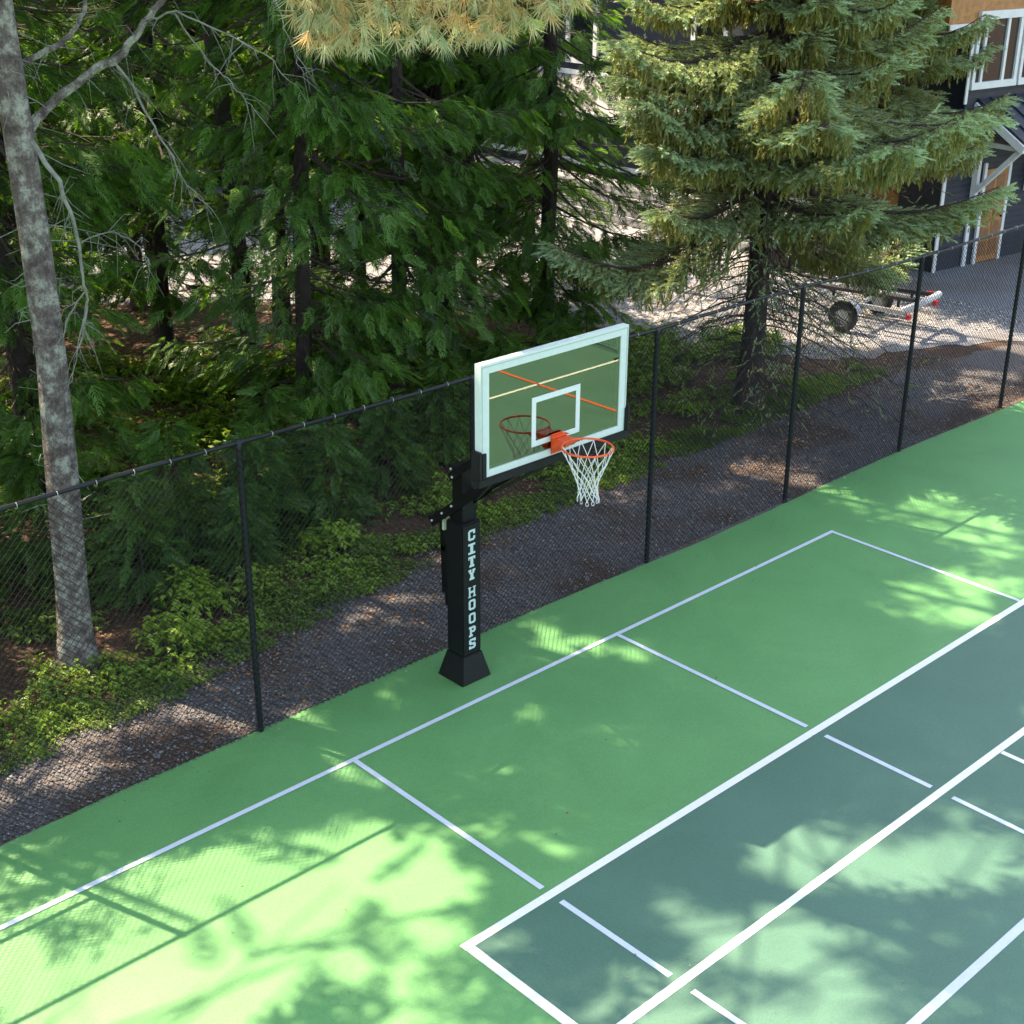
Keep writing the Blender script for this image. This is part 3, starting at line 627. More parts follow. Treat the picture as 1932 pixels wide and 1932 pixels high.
# limb carrying the pale needles at the top of the picture, and the high crown
limb = np.array([[-2.85, 4.26, 9.0], [-2.5, 3.3, 8.7], [-2.1, 2.2, 8.1], [-1.7, 1.3, 7.35], [-1.25, .75, 6.9], [-.7, .3, 6.75], [-.2, -.1, 6.8]])
mb = MB(); mb.tube(limb, np.linspace(.07, .012, 7), 8); mb.build('limb', M_pbark, root, smooth=True)
parts, cv = [], []
def tufts(cent, ax, sc, tint):
    Fr = frames(ax, np.array([0, 0, 1.]) + rng.normal(0, .3, (len(cent), 3))); ch = rng.integers(0, 4, len(cent))
    for q in range(4):
        mk = ch == q
        if mk.any(): parts.append(stamp(PT[q], cent[mk], Fr[mk], sc[mk], tint[mk]))
corner = [np.array(v) for v in ((-1.70, 1.04, 6.62), (-1.60, .94, 6.48), (-1.45, .80, 6.50), (-1.22, .56, 6.50), (-1.03, .38, 6.53), (-.78, .15, 6.57), (-.55, .0, 6.62), (-.35, -.15, 6.72), (-.22, -.25, 6.80))]
cen, axs = [], []
for i, c in enumerate(corner):
    for _ in range(46):
        q = c + np.array([rng.normal(0, .11), rng.normal(0, .14), 0]) + np.array([0, 0, 1])*(rng.uniform(-.08, .6))
        src = c + [rng.normal(0, .15), .3+rng.normal(0, .2), .5]; cen.append(q); axs.append(q-src+[0, 0, -.1])
        if rng.random() < .35: cv.append((np.array([src, (src+q)/2+rng.normal(0, .03, 3), q]), .005, .003))
cen = np.array(cen); tufts(cen, np.array(axs), rng.uniform(.13, .20, len(cen)), np.clip(rng.normal(.5, .36, len(cen)), 0, 1))
for i in range(len(corner)): cv.append((np.array([limb[min(6, 3+i//3)], corner[i]+[0, .1, .35], corner[i]+[0, 0, .1]]), .012, .005))
V, F = polysticks(cv); obj_np('needle_twigs', V, [F], M_twig, root)
V, F, T = merge(parts); obj_np('needle_bough', V, [F], M_pine, root, tint=T)
# high crown (sprays), pruned by where shadows fall
def high_crown(root, at, z0, z1, R, n, rng, m=M_cedar):
    zz = rng.uniform(z0, z1, n); az = rng.uniform(0, 6.283, n); rr = R*np.sqrt(rng.random(n))*np.clip(1.15-(zz-z0)/(z1-z0)*.7, .3, 1)
    d = np.c_[np.cos(az), np.sin(az), np.zeros(n)]; pos = at(zz) + d*rr[:, None]; ok = shade_keep(pos, rng, .1); pos, d = pos[ok], d[ok]; n = len(pos)
    Fr = frames(d + np.c_[np.zeros((n, 2)), rng.uniform(-.8, .2, n)], np.array([0, 0, 1.]) + rng.normal(0, .4, (n, 3))); ch = rng.integers(0, 3, n); P2 = []
    for q in range(3): mk = ch == q; P2.append(stamp(CSL[q], pos[mk], Fr[mk], rng.uniform(.5, .85, mk.sum()), np.clip(.4+rng.normal(0, .15, mk.sum()), 0, 1)))
    V, F, T = merge(P2); obj_np('crown', V, [F], m, root, tint=T)
    zb = np.linspace(z0, z1-1, 40); a = rng.uniform(0, 6.283, 40); b = at(zb); e = b + np.c_[np.cos(a), np.sin(a), np.full(40, .15)]*(R*.9); V, F = sticks(b, e, np.full(40, .035), np.full(40, .008)); obj_np('branches', V, [F], M_bark, root)['kind'] = 'stuff'
high_crown(root, at, 8.6, 22, 3.9, 1700, rng)
for i, (x, y, r, lab) in enumerate(((-8.9, 6.4, .17, 'tall pine outside the left frame edge whose crown shades the near corner'), (0.9, 13.3, .17, 'tall straight pine deep behind the dead branches'), (3.3, 10.3, .16, 'tall bare-stemmed pine among the shaded cedars'), (-.9, 10.6, .15, 'bare-stemmed pine directly behind the dead branches'))):
    rt = thing('pine_tree', (x, y, 0), lab, 'tree'); rg = np.random.default_rng(900+i); a2 = trunk_mesh('trunk', x, y, 21, r, M_bark, rt, rg); high_crown(rt, a2, 8.4, 21, 3.9, 1500, rg)

# ------------------------------------------------------------------ spruces
def spruce(name, x, y, h, r0, seed, label, zl, R, nb, lowtw, zlive_full=3.0):
    rng = np.random.default_rng(seed); root = thing(name, (x, y, 0), label, 'tree')
    at = trunk_mesh('trunk', x, y, h, r0, M_bark, root, rng, n=14, sway=.06)
    pos, ax, sc, ti = [], [], [], []; curves = []
    zz = np.sort(np.r_[rng.uniform(zl, 8.2, nb), rng.uniform(5.4, 8.3, int(nb*.35))]); gold = 2.4
    for k, z in enumerate(zz):
        az = k*gold + rng.uniform(-.5, .5); L_ = R*rng.uniform(.5, 1.15)*np.clip(1.15 - z/h*1.0, .3, 1); live = z > zlive_full or rng.random() < .3
        d = np.array([math.cos(az), math.sin(az), 0]); s = np.array([-d[1], d[0], 0]); b = at(np.array([z]))[0]; lift = rng.uniform(-.12, .22)*L_
        t = np.linspace(0, 1, 8); drop = rng.uniform(.10, .34)*L_
        P_ = b + d*L_*t[:, None] + np.c_[np.zeros((8, 2)), lift*t - drop*np.sin(t*2.5)]; curves.append((P_, .02+.01*L_, .006))
        n2 = int(L_/.062); tt = np.linspace(.16, .99, n2)
        for u in tt:
            q = np.array([np.interp(u, t, P_[:, a]) for a in range(3)])
            for sg in (-1, 1):
                l2 = L_*(.34*(1-u)+.07)*rng.uniform(.7, 1.2)+.06; dirr = norm(d*rng.uniform(.5, .9) + s*sg + [0, 0, rng.uniform(-.35, .0)])
                e = q + dirr*l2; curves.append((np.array([q, e]), .006, .003))
                if not live and rng.random() < .75:
                    continue
                tipn = max(1, int(l2/.055))
                for f in np.linspace(.25, 1, tipn):
                    c = q + dirr*l2*f + [0, 0, -.10*l2*f*f]
                    pos.append(c); ax.append(dirr + d*rng.uniform(-.1, .6) + s*rng.normal(0, .6) + [0, 0, rng.uniform(-.25, .45)]); sc.append(rng.uniform(.12, .23)); ti.append(.42+.55*f*u+rng.normal(0, .13))
                    if rng.random() < .42 and u < .93:   # hanging olive twigs
                        pos.append(c); ax.append(np.array([rng.normal(0, .18), rng.normal(0, .18), -1])); sc.append(rng.uniform(.16, .32)); ti.append(rng.uniform(.0, .28))
    n = lowtw; z2 = rng.uniform(.5, zlive_full+.8, n); a2 = rng.uniform(0, 6.283, n)
    for k in range(n):
        b = at(np.array([z2[k]]))[0]; L_ = rng.uniform(.8, 2.7); d = np.array([math.cos(a2[k]), math.sin(a2[k]), 0]); t = np.linspace(0, 1, 6)
        P_ = b + d*L_*t[:, None] + np.c_[np.zeros((6, 2)), -.45*L_*t**1.5] + np.r_[np.zeros((1, 3)), rng.normal(0, .03, (5, 3))]; curves.append((P_, .017, .004))
        for u in rng.uniform(.25, 1, int(8*L_)):
            q = np.array([np.interp(u, t, P_[:, a]) for a in range(3)]); e = norm(d*.5+rng.normal(0, .5, 3)+[0, 0, -.5])*rng.uniform(.15, .55); curves.append((np.array([q, q+e*.5+rng.normal(0, .02, 3), q+e]), .005, .002))
            if rng.random() < .55: pos.append(q+e*.6); ax.append(e+rng.normal(0, .1, 3)); sc.append(rng.uniform(.12, .2)); ti.append(rng.uniform(.3, .7))
    pos = np.array(pos); ax = np.array(ax); sc = np.array(sc); ti = np.clip(np.array(ti), 0, 1); Fr = frames(ax, rng.normal(0, 1, (len(pos), 3))); ch = rng.integers(0, 4, len(pos))
    parts = [stamp(NB[q], pos[ch == q], Fr[ch == q], sc[ch == q], ti[ch == q]) for q in range(4)]
    V, F, T = merge(parts); obj_np('foliage', V, [F], M_spruce, root, tint=T)
    V, F = polysticks(curves); obj_np('branches', V, [F], M_twig, root)['kind'] = 'stuff'
    n = 900; zt = rng.uniform(8, h*.97, n); a = rng.uniform(0, 6.283, n); rr = R*np.clip(1.1-zt/h, .08, 1)*np.sqrt(rng.random(n)); d = np.c_[np.cos(a), np.sin(a), np.zeros(n)]; ps = at(zt)+d*rr[:, None]
    ok = rng.random(n) < .5; ps, d = ps[ok], d[ok]; n = len(ps); V, F, T = stamp(CSL[0], ps, frames(d+np.c_[np.zeros((n, 2)), rng.uniform(-.5, .1, n)], np.array([0, 0, 1.])+rng.normal(0, .3, (n, 3))), rng.uniform(.5, .8, n), np.clip(rng.normal(.4, .2, n), 0, 1))
    obj_np('crown', V, [F], M_spruce, root, tint=T)
    return root
spruce('spruce_tree', 8.83, 4.53, 15, .19, 21, 'big blue spruce with a thick dark trunk just behind the third fence bay', 3.2, 3.5, 44, 130, 3.1)
spruce('spruce_tree', 17.3, 8.65, 17, .17, 22, 'blue green spruce further back, hiding the house corner at upper right', 2.6, 3.3, 46, 40, 2.6)

# ------------------------------------------------------------------ undergrowth, gravel and litter (uncountable)
rng = np.random.default_rng(5)
def scatter(name, T, n, xr, yf, sc, tf, m, label, zf=0.0, cond=None, flat=False, kind='stuff'):
    P_ = []; parts = []
    x = rng.uniform(*xr, n); y = yf(x, n); ok = np.ones(n, bool) if cond is None else cond(x, y); x, y = x[ok], y[ok]; n = len(x)
    s = rng.uniform(*sc, n)*rng.uniform(.6, 1, n); ti = np.clip(tf(x, y, n), 0, 1); ang = rng.uniform(0, 6.283, n)
    ax = np.c_[np.cos(ang), np.sin(ang), np.zeros(n)]; up = np.array([0, 0, 1.]) + rng.normal(0, .25, (n, 3))
    if not flat: ax = ax + np.c_[np.zeros((n, 2)), rng.normal(0, .15, n)]
    Fr = frames(ax, up); ch = rng.integers(0, len(T), n); pos = np.c_[x, y, np.full(n, zf)]
    for q in range(len(T)):
        mk = ch == q
        if mk.any(): parts.append(stamp(T[q], pos[mk], Fr[mk], s[mk], ti[mk]))
    V, F, tt = merge(parts); o = obj_np(name, V, [F], m, tint=tt); return meta(o, label, None, None, kind)
def nz(x, y, f=1.0): return np.sin(x*1.7*f+1.3*np.sin(y*1.1*f)) * np.cos(y*1.9*f+1.7*np.sin(x*.8*f)) + .5*np.sin(x*4.1*f+y*3.3*f)
ye = lambda x: np.interp(x, [-14, -8, -4.1, -2.5, -1.3, 0, 2, 5, 8, 12], [2.8, 2.8, 3.1, 3.2, 3.4, 3.65, 3.85, 4.0, 4.1, 4.3])
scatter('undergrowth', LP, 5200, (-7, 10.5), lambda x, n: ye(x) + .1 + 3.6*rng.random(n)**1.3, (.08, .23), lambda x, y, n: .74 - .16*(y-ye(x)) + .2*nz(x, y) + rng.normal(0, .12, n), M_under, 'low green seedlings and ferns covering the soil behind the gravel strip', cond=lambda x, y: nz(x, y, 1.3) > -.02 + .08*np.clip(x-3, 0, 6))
scatter('ground_cover', LP, 5000, (-9, 12), lambda x, n: ye(x) - .28 + .75*rng.random(n), (.05, .12), lambda x, y, n: .45 + .2*nz(x, y) + rng.normal(0, .12, n), M_under, 'fine moss and clover along the gravel edge', cond=lambda x, y: nz(x, y, 1.6) > -.5)
scatter('ground_cover', LP, 7000, (-8, 12), lambda x, n: 6 + 9*rng.random(n), (.15, .42), lambda x, y, n: .5 + .2*nz(x, y) + rng.normal(0, .14, n), M_under, 'leafy low growth on the shaded forest floor under the cedars', cond=lambda x, y: (nz(x, y) > -.2) & (y < 15.2 - .75*np.clip(x, 0, 20)*.9))
def pebble(seed):
    r = np.random.default_rng(seed); V = np.array([(1, 0, 0), (0, 1, 0), (-1, 0, 0), (0, -1, 0), (0, 0, .7), (0, 0, -.5), (.6, .6, .35), (-.6, .6, .3), (-.6, -.6, .35), (.6, -.6, .3)], float)*r.uniform(.7, 1.15, (10, 1))*.5
    F = np.array([(0, 6, 4), (6, 1, 4), (1, 7, 4), (7, 2, 4), (2, 8, 4), (8, 3, 4), (3, 9, 4), (9, 0, 4), (0, 1, 6), (1, 2, 7), (2, 3, 8), (3, 0, 9)]); return V, F, np.zeros(10)
PB = [pebble(s) for s in range(5)]
scatter('gravel_stones', PB, 30000, (-6.5, 13.5), lambda x, n: 1.84 + rng.random(n)*(ye(x)-1.75), (.014, .046), lambda x, y, n: np.abs(rng.normal(.22, .24, n)) + .06*nz(x, y, 2), M_rock, 'loose dark gravel stones on the strip beside the court', zf=.004)
scatter('driveway_stones', PB, 16000, (10, 18), lambda x, n: 3.4 + 11*rng.random(n), (.03, .075), lambda x, y, n: rng.uniform(0, 1, n), M_rocklt, 'pale gravel stones of the driveway', zf=.002, cond=lambda x, y: (y > 5.6-.35*(x-11.5)) & (x < 17.1) & (x > 11.6 - .12*(y-5)))
LT = (np.array([(-.5, 0, 0), (0, -.28, .08), (.5, 0, 0.02), (0, .28, .08)]), np.array([(0, 1, 2, 3)]), np.zeros(4))
scatter('leaf_litter', [LT], 15000, (-7, 13), lambda x, n: 1.86 + 5.5*rng.random(n)**.9, (.03, .085), lambda x, y, n: rng.uniform(0, 1, n), M_litter, 'dry brown leaves and needles scattered on gravel and soil', zf=.008, cond=lambda x, y: nz(x, y, .9)+.35*(y-3) > .05)
scatter('leaf_litter', [LT], 9000, (-4, 14), lambda x, n: 6 + 12*rng.random(n), (.04, .11), lambda x, y, n: rng.uniform(0, 1, n), M_litter, 'dry brown leaves on the forest floor', zf=.008)
scatter('edge_grit', PB, 320, (-5, 13), lambda x, n: np.interp(x, [e[0] for e in edge], [e[1] for e in edge]) + rng.normal(-.01, .035, n), (.012, .03), lambda x, y, n: rng.uniform(.1, .9, n), M_rock, 'grit along the court edge', zf=.012)

scatter('court_debris', [LT], 260, (-6, 10), lambda x, n: 1.7 - 7*rng.random(n)**1.6, (.012, .035), lambda x, y, n: rng.uniform(0, 1, n), M_litter, 'few fallen needles and leaf bits on the court', zf=.0205)
scatter('spilled_grit', PB, 260, (-6, 12), lambda x, n: 1.80 - .35*rng.random(n)**3, (.010, .024), lambda x, y, n: rng.uniform(.1, .9, n), M_rock, 'small stones spilled on the court margin', zf=.010)
# bright seedlings big enough to count
def shrub_at(x, y, s, seed, label):
    r = np.random.default_rng(seed); root = thing('leafy_shrub', (x, y, 0), label, 'shrub'); n = 26
    a = r.uniform(0, 6.283, n); rr = s*.55*np.sqrt(r.random(n)); pos = np.c_[x+rr*np.cos(a), y+rr*np.sin(a), s*r.uniform(.0, .45, n)]
    ax = np.c_[np.cos(a), np.sin(a), r.uniform(-.2, .3, n)]; Fr = frames(ax, np.array([0, 0, 1.])+r.normal(0, .3, (n, 3))); ch = r.integers(0, 6, n)
    pp = [stamp(LP[q], pos[ch == q], Fr[ch == q], r.uniform(.22, .36, (ch == q).sum())*s*1.1, np.clip(r.normal(.78, .1, (ch == q).sum()), 0, 1)) for q in range(6) if (ch == q).any()]
    V, F, T = merge(pp); obj_np('leaves', V, [F], M_under, root, tint=T)
    A = np.repeat([[x, y, 0]], n, 0) + r.normal(0, .03, (n, 3))*[1, 1, 0]; V, F = sticks(A, pos+[0, 0, .15], np.full(n, .006), np.full(n, .003)); obj_np('stems', V, [F], M_twig, root)
shrub_at(-1.95, 3.75, .62, 1, 'bright green leafy shrub left of the second fence post')
shrub_at(-1.30, 4.35, .70, 2, 'taller bright green shrub directly behind the second fence post')
shrub_at(-.55, 4.3, .42, 3, 'small yellow green shrub right of the second fence post')
shrub_at(.75, 4.7, .55, 4, 'yellow green shrub just left of the hoop pole')
shrub_at(-4.3, 3.5, .35, 5, 'low bright shrub at the left edge beside the gravel')
shrub_at(2.9, 4.6, .6, 6, 'leafy shrub seen below the hoop net')
shrub_at(7.9, 5.0, .5, 7, 'shrub at the foot of the big spruce, left side')
shrub_at(9.6, 5.2, .5, 8, 'bright leafy shrub right of the big spruce foot')

# ------------------------------------------------------------------ chain link fence
FY = 1.8345
PXS = [-7.75, -4.96, -2.175, .615, 3.443, 6.22, 8.97, 11.87, 14.7, 17.5]
TOP = [3.02, 3.02, 3.017, 3.008, 2.949, 2.964, 2.903, 2.934, 2.93, 2.92]
fr = thing('chain_link_fence', (PXS[0], FY, 0), 'tall black chain link fence with round posts between court and trees', 'fence')
for x, t in zip(PXS, TOP):
    mb = MB(); mb.tube([(x, FY, -.05), (x, FY, t-.03)], .031, 14); mb.build('post', M_fence, fr, smooth=True)
    mb = MB(); mb.tube([(x, FY, t-.06), (x, FY, t-.035), (x, FY, t-.005), (x, FY, t+.028)], [.036, .036, .030, .012], 12)
    mb.tube([(x-.035, FY, t), (x+.035, FY, t)], .027, 10); mb.build('post_cap', M_fence, fr, smooth=True)
for i in range(len(PXS)-1):
    x0, x1, t0, t1 = PXS[i], PXS[i+1], TOP[i], TOP[i+1]; n = 9; u = np.linspace(0, 1, n)
    mid = .012*math.sin(i*2.1)*np.sin(u*math.pi)
    mb = MB(); mb.tube(np.c_[x0+(x1-x0)*u, np.full(n, FY), t0+(t1-t0)*u + mid], .021, 12); mb.build('top_rail', M_fence, fr, smooth=True)
    # mesh: two families of thin wires, each a gentle weave
    yw = FY-.034; p = .0715; hgt = min(t0, t1)-.02; A, B_, = [], []
    for fam in (1, -1):
        k = np.arange(int(-hgt/p)-2, int((x1-x0)/p)+2)*p + x0
        for c in k:
            za, zb = .03, hgt; xa, xb = (c, c+(zb-za)) if fam == 1 else (c+(zb-za), c)
            # clip to the bay
            def cl(xa, za, xb, zb):
                s = (zb-za)/(xb-xa); 
                if xa > xb: xa, za, xb, zb = xb, zb, xa, za
                if xb < x0 or xa > x1: return None
                if xa < x0: za += s*(x0-xa); xa = x0
                if xb > x1: zb += s*(x1-xb); xb = x1
                return xa, za, xb, zb
            q = cl(xa, za, xb, zb)
            if q is None or q[2]-q[0] < .02: continue
            A.append((q[0], yw+.0025*fam, q[1])); B_.append((q[2], yw+.0025*fam, q[3]))
    V, F = sticks(np.array(A), np.array(B_), np.full(len(A), .0030), np.full(len(A), .0030)); obj_np('wire_mesh', V, [F], M_fence, fr)
    mb = MB()
    for k in range(1, 8):
        xx = x0+(x1-x0)*k/8; zz = np.interp(xx, [x0, x1], [t0, t1]); a = np.linspace(0, 2*math.pi, 10, endpoint=False)
        mb.tube(np.c_[np.full(10, xx)+.003*np.sin(a), FY-.006+.027*np.cos(a), zz+.027*np.sin(a)], .0025, 5, closed=True)
    mb.build('tie_wires', M_bolt, fr, smooth=True)['kind'] = 'stuff'
    mb = MB(); mb.tube([(x0, yw, .05), (x1, yw, .05)], .003, 6); mb.build('tension_wire', M_fence, fr)
mb = MB(); mb.tube([(PXS[0], FY, 1.72), (PXS[1], FY, 1.72)], .021, 10); mb.build('mid_rail', M_fence, fr, smooth=True)

# ------------------------------------------------------------------ basketball hoop
hp = thing('basketball_hoop', (.01, 1.31, 0), 'glass backboard hoop on a padded black post with orange rim and white net', 'basketball hoop')
X0, Y0 = .010, 1.303
mb = MB(); b0, b1 = .2, .13
mb.hexa([(X0-b0, Y0-b0, .006), (X0+b0, Y0-b0, .006), (X0+b0, Y0+b0, .006), (X0-b0, Y0+b0, .006)], [(X0-b1, Y0-b1, .30), (X0+b1, Y0-b1, .30), (X0+b1, Y0+b1, .30), (X0-b1, Y0+b1, .30)])
mb.build('base_pad', M_pad, hp, bevel=.008)
mb = MB(); mb.box(X0-.126, X0+.126, Y0-.126, Y0+.126, .302, 1.785); mb.build('pole_pad', M_pad, hp, bevel=.014)
mb = MB(); mb.box(X0-.078, X0+.078, Y0-.075, Y0+.075, 1.78, 2.34); mb.build('pole', M_black, hp, bevel=.006)
mb = MB(); mb.box(X0-.10, X0+.10, Y0-.095, Y0+.095, 2.342, 2.372); mb.build('pole_cap', M_black, hp, bevel=.004)
# parallelogram arms
for s in (-1, 1):
    xa = X0+s*.092
    mb = MB(); mb.bar((xa, 1.70, 1.655), (xa, 1.0, 2.20), .10, .012, (1, 0, 0)) ; mb.bar((xa, 1.0, 2.20), (xa, .12, 2.84), .065, .012, (1, 0, 0)); mb.build('lower_arm', M_black, hp)
    mb = MB(); mb.bar((xa, 1.40, 2.235), (xa, .12, 3.19), .08, .012, (1, 0, 0)); mb.build('upper_arm', M_black, hp)
mb = MB()
for (y, z) in ((1.668, 1.684), (1.51, 1.814), (1.361, 1.94), (1.344, 2.256), (1.36, 2.34), (.17, 2.80), (.17, 3.15)):
    mb.ball((X0-.104, y, z), .015, 5); mb.ball((X0+.104, y, z), .015, 5)
mb.build('bolts', M_bolt, hp, smooth=True)
mb = MB(); mb.bar((X0-.092, 1.0, 2.13), (-.58, .12, 2.80), .03, .03); mb.bar((X0+.092, 1.0, 2.13), (.60, .12, 2.80), .03, .03); mb.build('side_brace', M_black, hp)
mb = MB(); mb.bar((X0, 1.58, .88), (X0, 1.60, 1.70), .06, .06, (1, 0, 0)); mb.tube([(X0, 1.575, .72), (X0, 1.58, .9)], .016, 8); mb.box(X0-.04, X0+.04, 1.43, 1.60, .88, .95); mb.box(X0-.03, X0+.03, 1.43, 1.62, 1.35, 1.40); mb.build('height_adjuster', M_black, hp)
mb = MB(); mb.box(X0-.05, X0-.02, 1.54, 1.57, 1.60, 1.71); mb.box(X0-.05, X0-.02, 1.48, 1.505, 1.66, 1.76); mb.build('adjuster_shims', mat('shim_pale', (.55, .62, .45), .5, noise=20, var=.1), hp)
# backboard
ZB, ZT, HX, DY = 2.872, 3.899, .914, .075
ix, iz0, iz1 = .817, 2.936, 3.812
bd = MB(); bd.box(-ix-.01, ix+.01, .012, .024, iz0-.01, iz1+.01); gl = bd.build('backboard_glass', M_glass, hp)
mb = MB()
mb.box(-HX, HX, 0, DY, iz1, ZT); mb.box(-HX, HX, 0, DY, ZB, iz0); mb.box(-HX, -ix, .0, DY, iz0+.0001, iz1-.0001); mb.box(ix, HX, .0, DY, iz0+.0001, iz1-.0001)
frm = mb.build('backboard_frame', M_boardframe, hp)
mb = MB()   # shallow groove lip round the face
for a, b, c, d in ((-HX+.012, HX-.012, ZT-.028, ZT-.020), (-HX+.012, -HX+.02, ZB, ZT-.028), (HX-.02, HX-.012, ZB, ZT-.028)): mb.box(a, b, -.004, -.0005, c, d)
mb.build('frame_lip', mat('frame_lip_grey', (.42, .52, .46), .4, noise=20, var=.05), hp)
mb = MB(); s0, t0, t1, w = .302, 3.005, 3.467, .051
mb.box(-s0, s0, .008, .0115, t1-w, t1); mb.box(-s0, s0, .008, .0115, t0, t0+w); mb.box(-s0, -s0+w, .008, .0115, t0+w, t1-w); mb.box(s0-w, s0, .008, .0115, t0+w, t1-w); mb.build('target_square', M_boardpaint, hp)
mb = MB(); mb.box(-.35, -.31, .045, .075, iz0, iz0+.55); mb.box(.31, .35, .045, .075, iz0, iz0+.55); mb.box(X0-.11, X0-.07, .08, .12, 2.79, 3.24); mb.box(X0+.07, X0+.11, .08, .12, 2.79, 3.24); mb.box(-.36, .36, .077, .115, 2.872, 2.93); mb.build('board_support', M_black, hp)
mb = MB()
mb.box(-.955, .955, -.022, .085, 2.795, 2.871); mb.box(-.955, -.915, -.022, .085, 2.872, 3.125); mb.box(.915, .955, -.022, .085, 2.872, 3.125)
mb.box(-.914, -.862, -.022, -.001, 2.872, 3.105); mb.box(.862+.03, .914, -.022, -.001, 2.872, 3.10)
mb.build('board_padding', mat('board_pad_charcoal', (.010, .011, .012), .55, 0.3, noise=14, var=.3), hp, bevel=.006)
# rim, bracket, net
RC = np.array([0, -.39, 3.04]); RR = .229
mb = MB(); a = np.linspace(0, 2*math.pi, 48, endpoint=False); mb.tube(np.c_[RR*np.cos(a), RC[1]+RR*np.sin(a), np.full(48, RC[2])], .0095, 10, closed=True); rim = mb.build('rim', M_orange, hp, smooth=True)
mb = MB(); mb.box(-.075, .075, -.012, -.002, 2.885, 3.075); mb.hexa([(-.075, -.014, 2.90), (.075, -.014, 2.90), (.06, -.175, 3.0), (-.06, -.175, 3.0)][::-1], [(-.075, -.014, 3.048), (.075, -.014, 3.048), (.085, -.205, 3.044), (-.085, -.205, 3.044)][::-1])
mb.box(-.10, .10, -.06, -.013, 3.05, 3.062)
mb.build('rim_bracket', M_orange, hp, bevel=.004)
mb = MB()
for sx in (-1, 1): mb.tube([(sx*.085, -.03, 2.93), (sx*.11, -.12, 2.99), (sx*.13, -.20, 3.03)], .008, 6)
mb.build('rim_brace', M_orange, hp, smooth=True)
rn = np.random.default_rng(3); mb = MB(); NL = 12
lv = [(0, 3.028, .232), (1, 2.90, .175), (2, 2.82, .135), (3, 2.75, .108), (4, 2.69, .092), (5, 2.63, .088), (6, 2.575, .100)]
def npt(l, k):
    off = .5*(l % 2); th = 2*math.pi*(k+off)/NL; z, r = lv[l][1], lv[l][2]; return np.array([r*math.cos(th)+.012*l/6*math.sin(th*2), -.39+r*math.sin(th)-.006*l, z+(.012*math.sin(3*th+l) if l > 0 else 0)])
for l in range(6):
    for k in range(NL):
        p = npt(l, k)
        for q in ((npt(l+1, k), npt(l+1, k-1)) if l % 2 == 0 else (npt(l+1, k), npt(l+1, k+1))):
            mid = (p+q)/2; c = mid-np.array([0, -.39, mid[2]]); mb.tube([p, mid-.004*norm(c), q], .0036, 5, caps=False)
for k in range(NL):
    p = npt(6, k); th = 2*math.pi*k/NL; a = np.linspace(-2.3, 2.3, 7); t_ = np.array([-math.sin(th), math.cos(th), 0])
    mb.tube([p + t_*.014*math.sin(u) + np.array([0, 0, -.020*(1+math.cos(u))]) + [0, 0, 0] for u in np.linspace(math.pi, -math.pi, 9)][0:9], .0036, 5, caps=False)
    mb.ball(tuple(npt(0, k)+[0, 0, .002]), .006, 4)
mb.build('net', M_net, rim, smooth=True)
# the writing down the pad
GL = {'C': ['0111111', '1111111', '1100011', '1100011', '1100000', '1100000', '1100011', '1100011', '1111111', '0111110'],
'I': ['1111111', '1111111', '0011100', '0011100', '0011100', '0011100', '0011100', '0011100', '1111111', '1111111'],
'T': ['1111111', '1111111', '1011101', '0011100', '0011100', '0011100', '0011100', '0011100', '0111110', '0111110'],
'Y': ['1110111', '1110111', '0110110', '0111110', '0011100', '0011100', '0011100', '0011100', '0111110', '0111110'],
'H': ['1111001111', '0110000110', '0110000110', '0110000110', '0111111110', '0111111110', '0110000110', '0110000110', '0110000110', '1111001111'],
'O': ['0111110', '1111111', '1100011', '1100011', '1100011', '1100011', '1100011', '1100011', '1111111', '0111110'],
'P': ['1111110', '1111111', '0110011', '0110011', '0111111', '0111110', '0110000', '0110000', '1111000', '1111000'],
'S': ['0111111', '1111111', '1100011', '1110000', '1111110', '0111111', '0000111', '1100011', '1111111', '1111110']}
yf = Y0-.126-.0015
for ch, zc in zip('CITYHOOPS', (1.655, 1.505, 1.362, 1.218, 1.022, .876, .722, .568, .425)):
    g = GL[ch]; nc = len(g[0]); cw, chh = (.092 if nc == 7 else .104)/nc, .118/10; V, F = [], []
    for r_, row in enumerate(g):
        for c_, v in enumerate(row):
            if v == '1':
                k = len(V); xx = X0+(c_-nc/2)*cw; zz = zc+(5-r_)*chh; V += [(xx, yf, zz-chh), (xx+cw, yf, zz-chh), (xx+cw, yf, zz), (xx, yf, zz)]; F.append((k, k+1, k+2, k+3))
    obj_np('letter', V, [np.array(F)], M_letter, hp)

# ------------------------------------------------------------------ portable net at mid court (seen mirrored in the glass)
nt_ = thing('court_net', (9.35, -7.2, 0), 'low black court net standing beyond the frame, mirrored in the backboard glass', 'net')
for y in (-7.6, -12.9):
    mb = MB(); mb.tube([(9.35, y, 0), (9.35, y, .95)], .025, 8); mb.tube([(9.05, y, .03), (9.65, y, .03)], .02, 8); mb.build('net_post', M_black, nt_, smooth=True)
A, B_ = [], []
for z in np.arange(.08, .9, .06): A.append((9.35, -7.6, z)); B_.append((9.35, -12.9, z))
for y in np.arange(-12.9, -7.6, .06): A.append((9.35, y, .08)); B_.append((9.35, y, .9))
V, F = sticks(np.array(A), np.array(B_), np.full(len(A), .003), np.full(len(A), .003)); obj_np('net_mesh', V, [F], M_black, nt_)
mb = MB(); mb.box(9.33, 9.37, -12.9, -7.6, .88, .94); mb.build('net_tape', M_line_w, nt_)

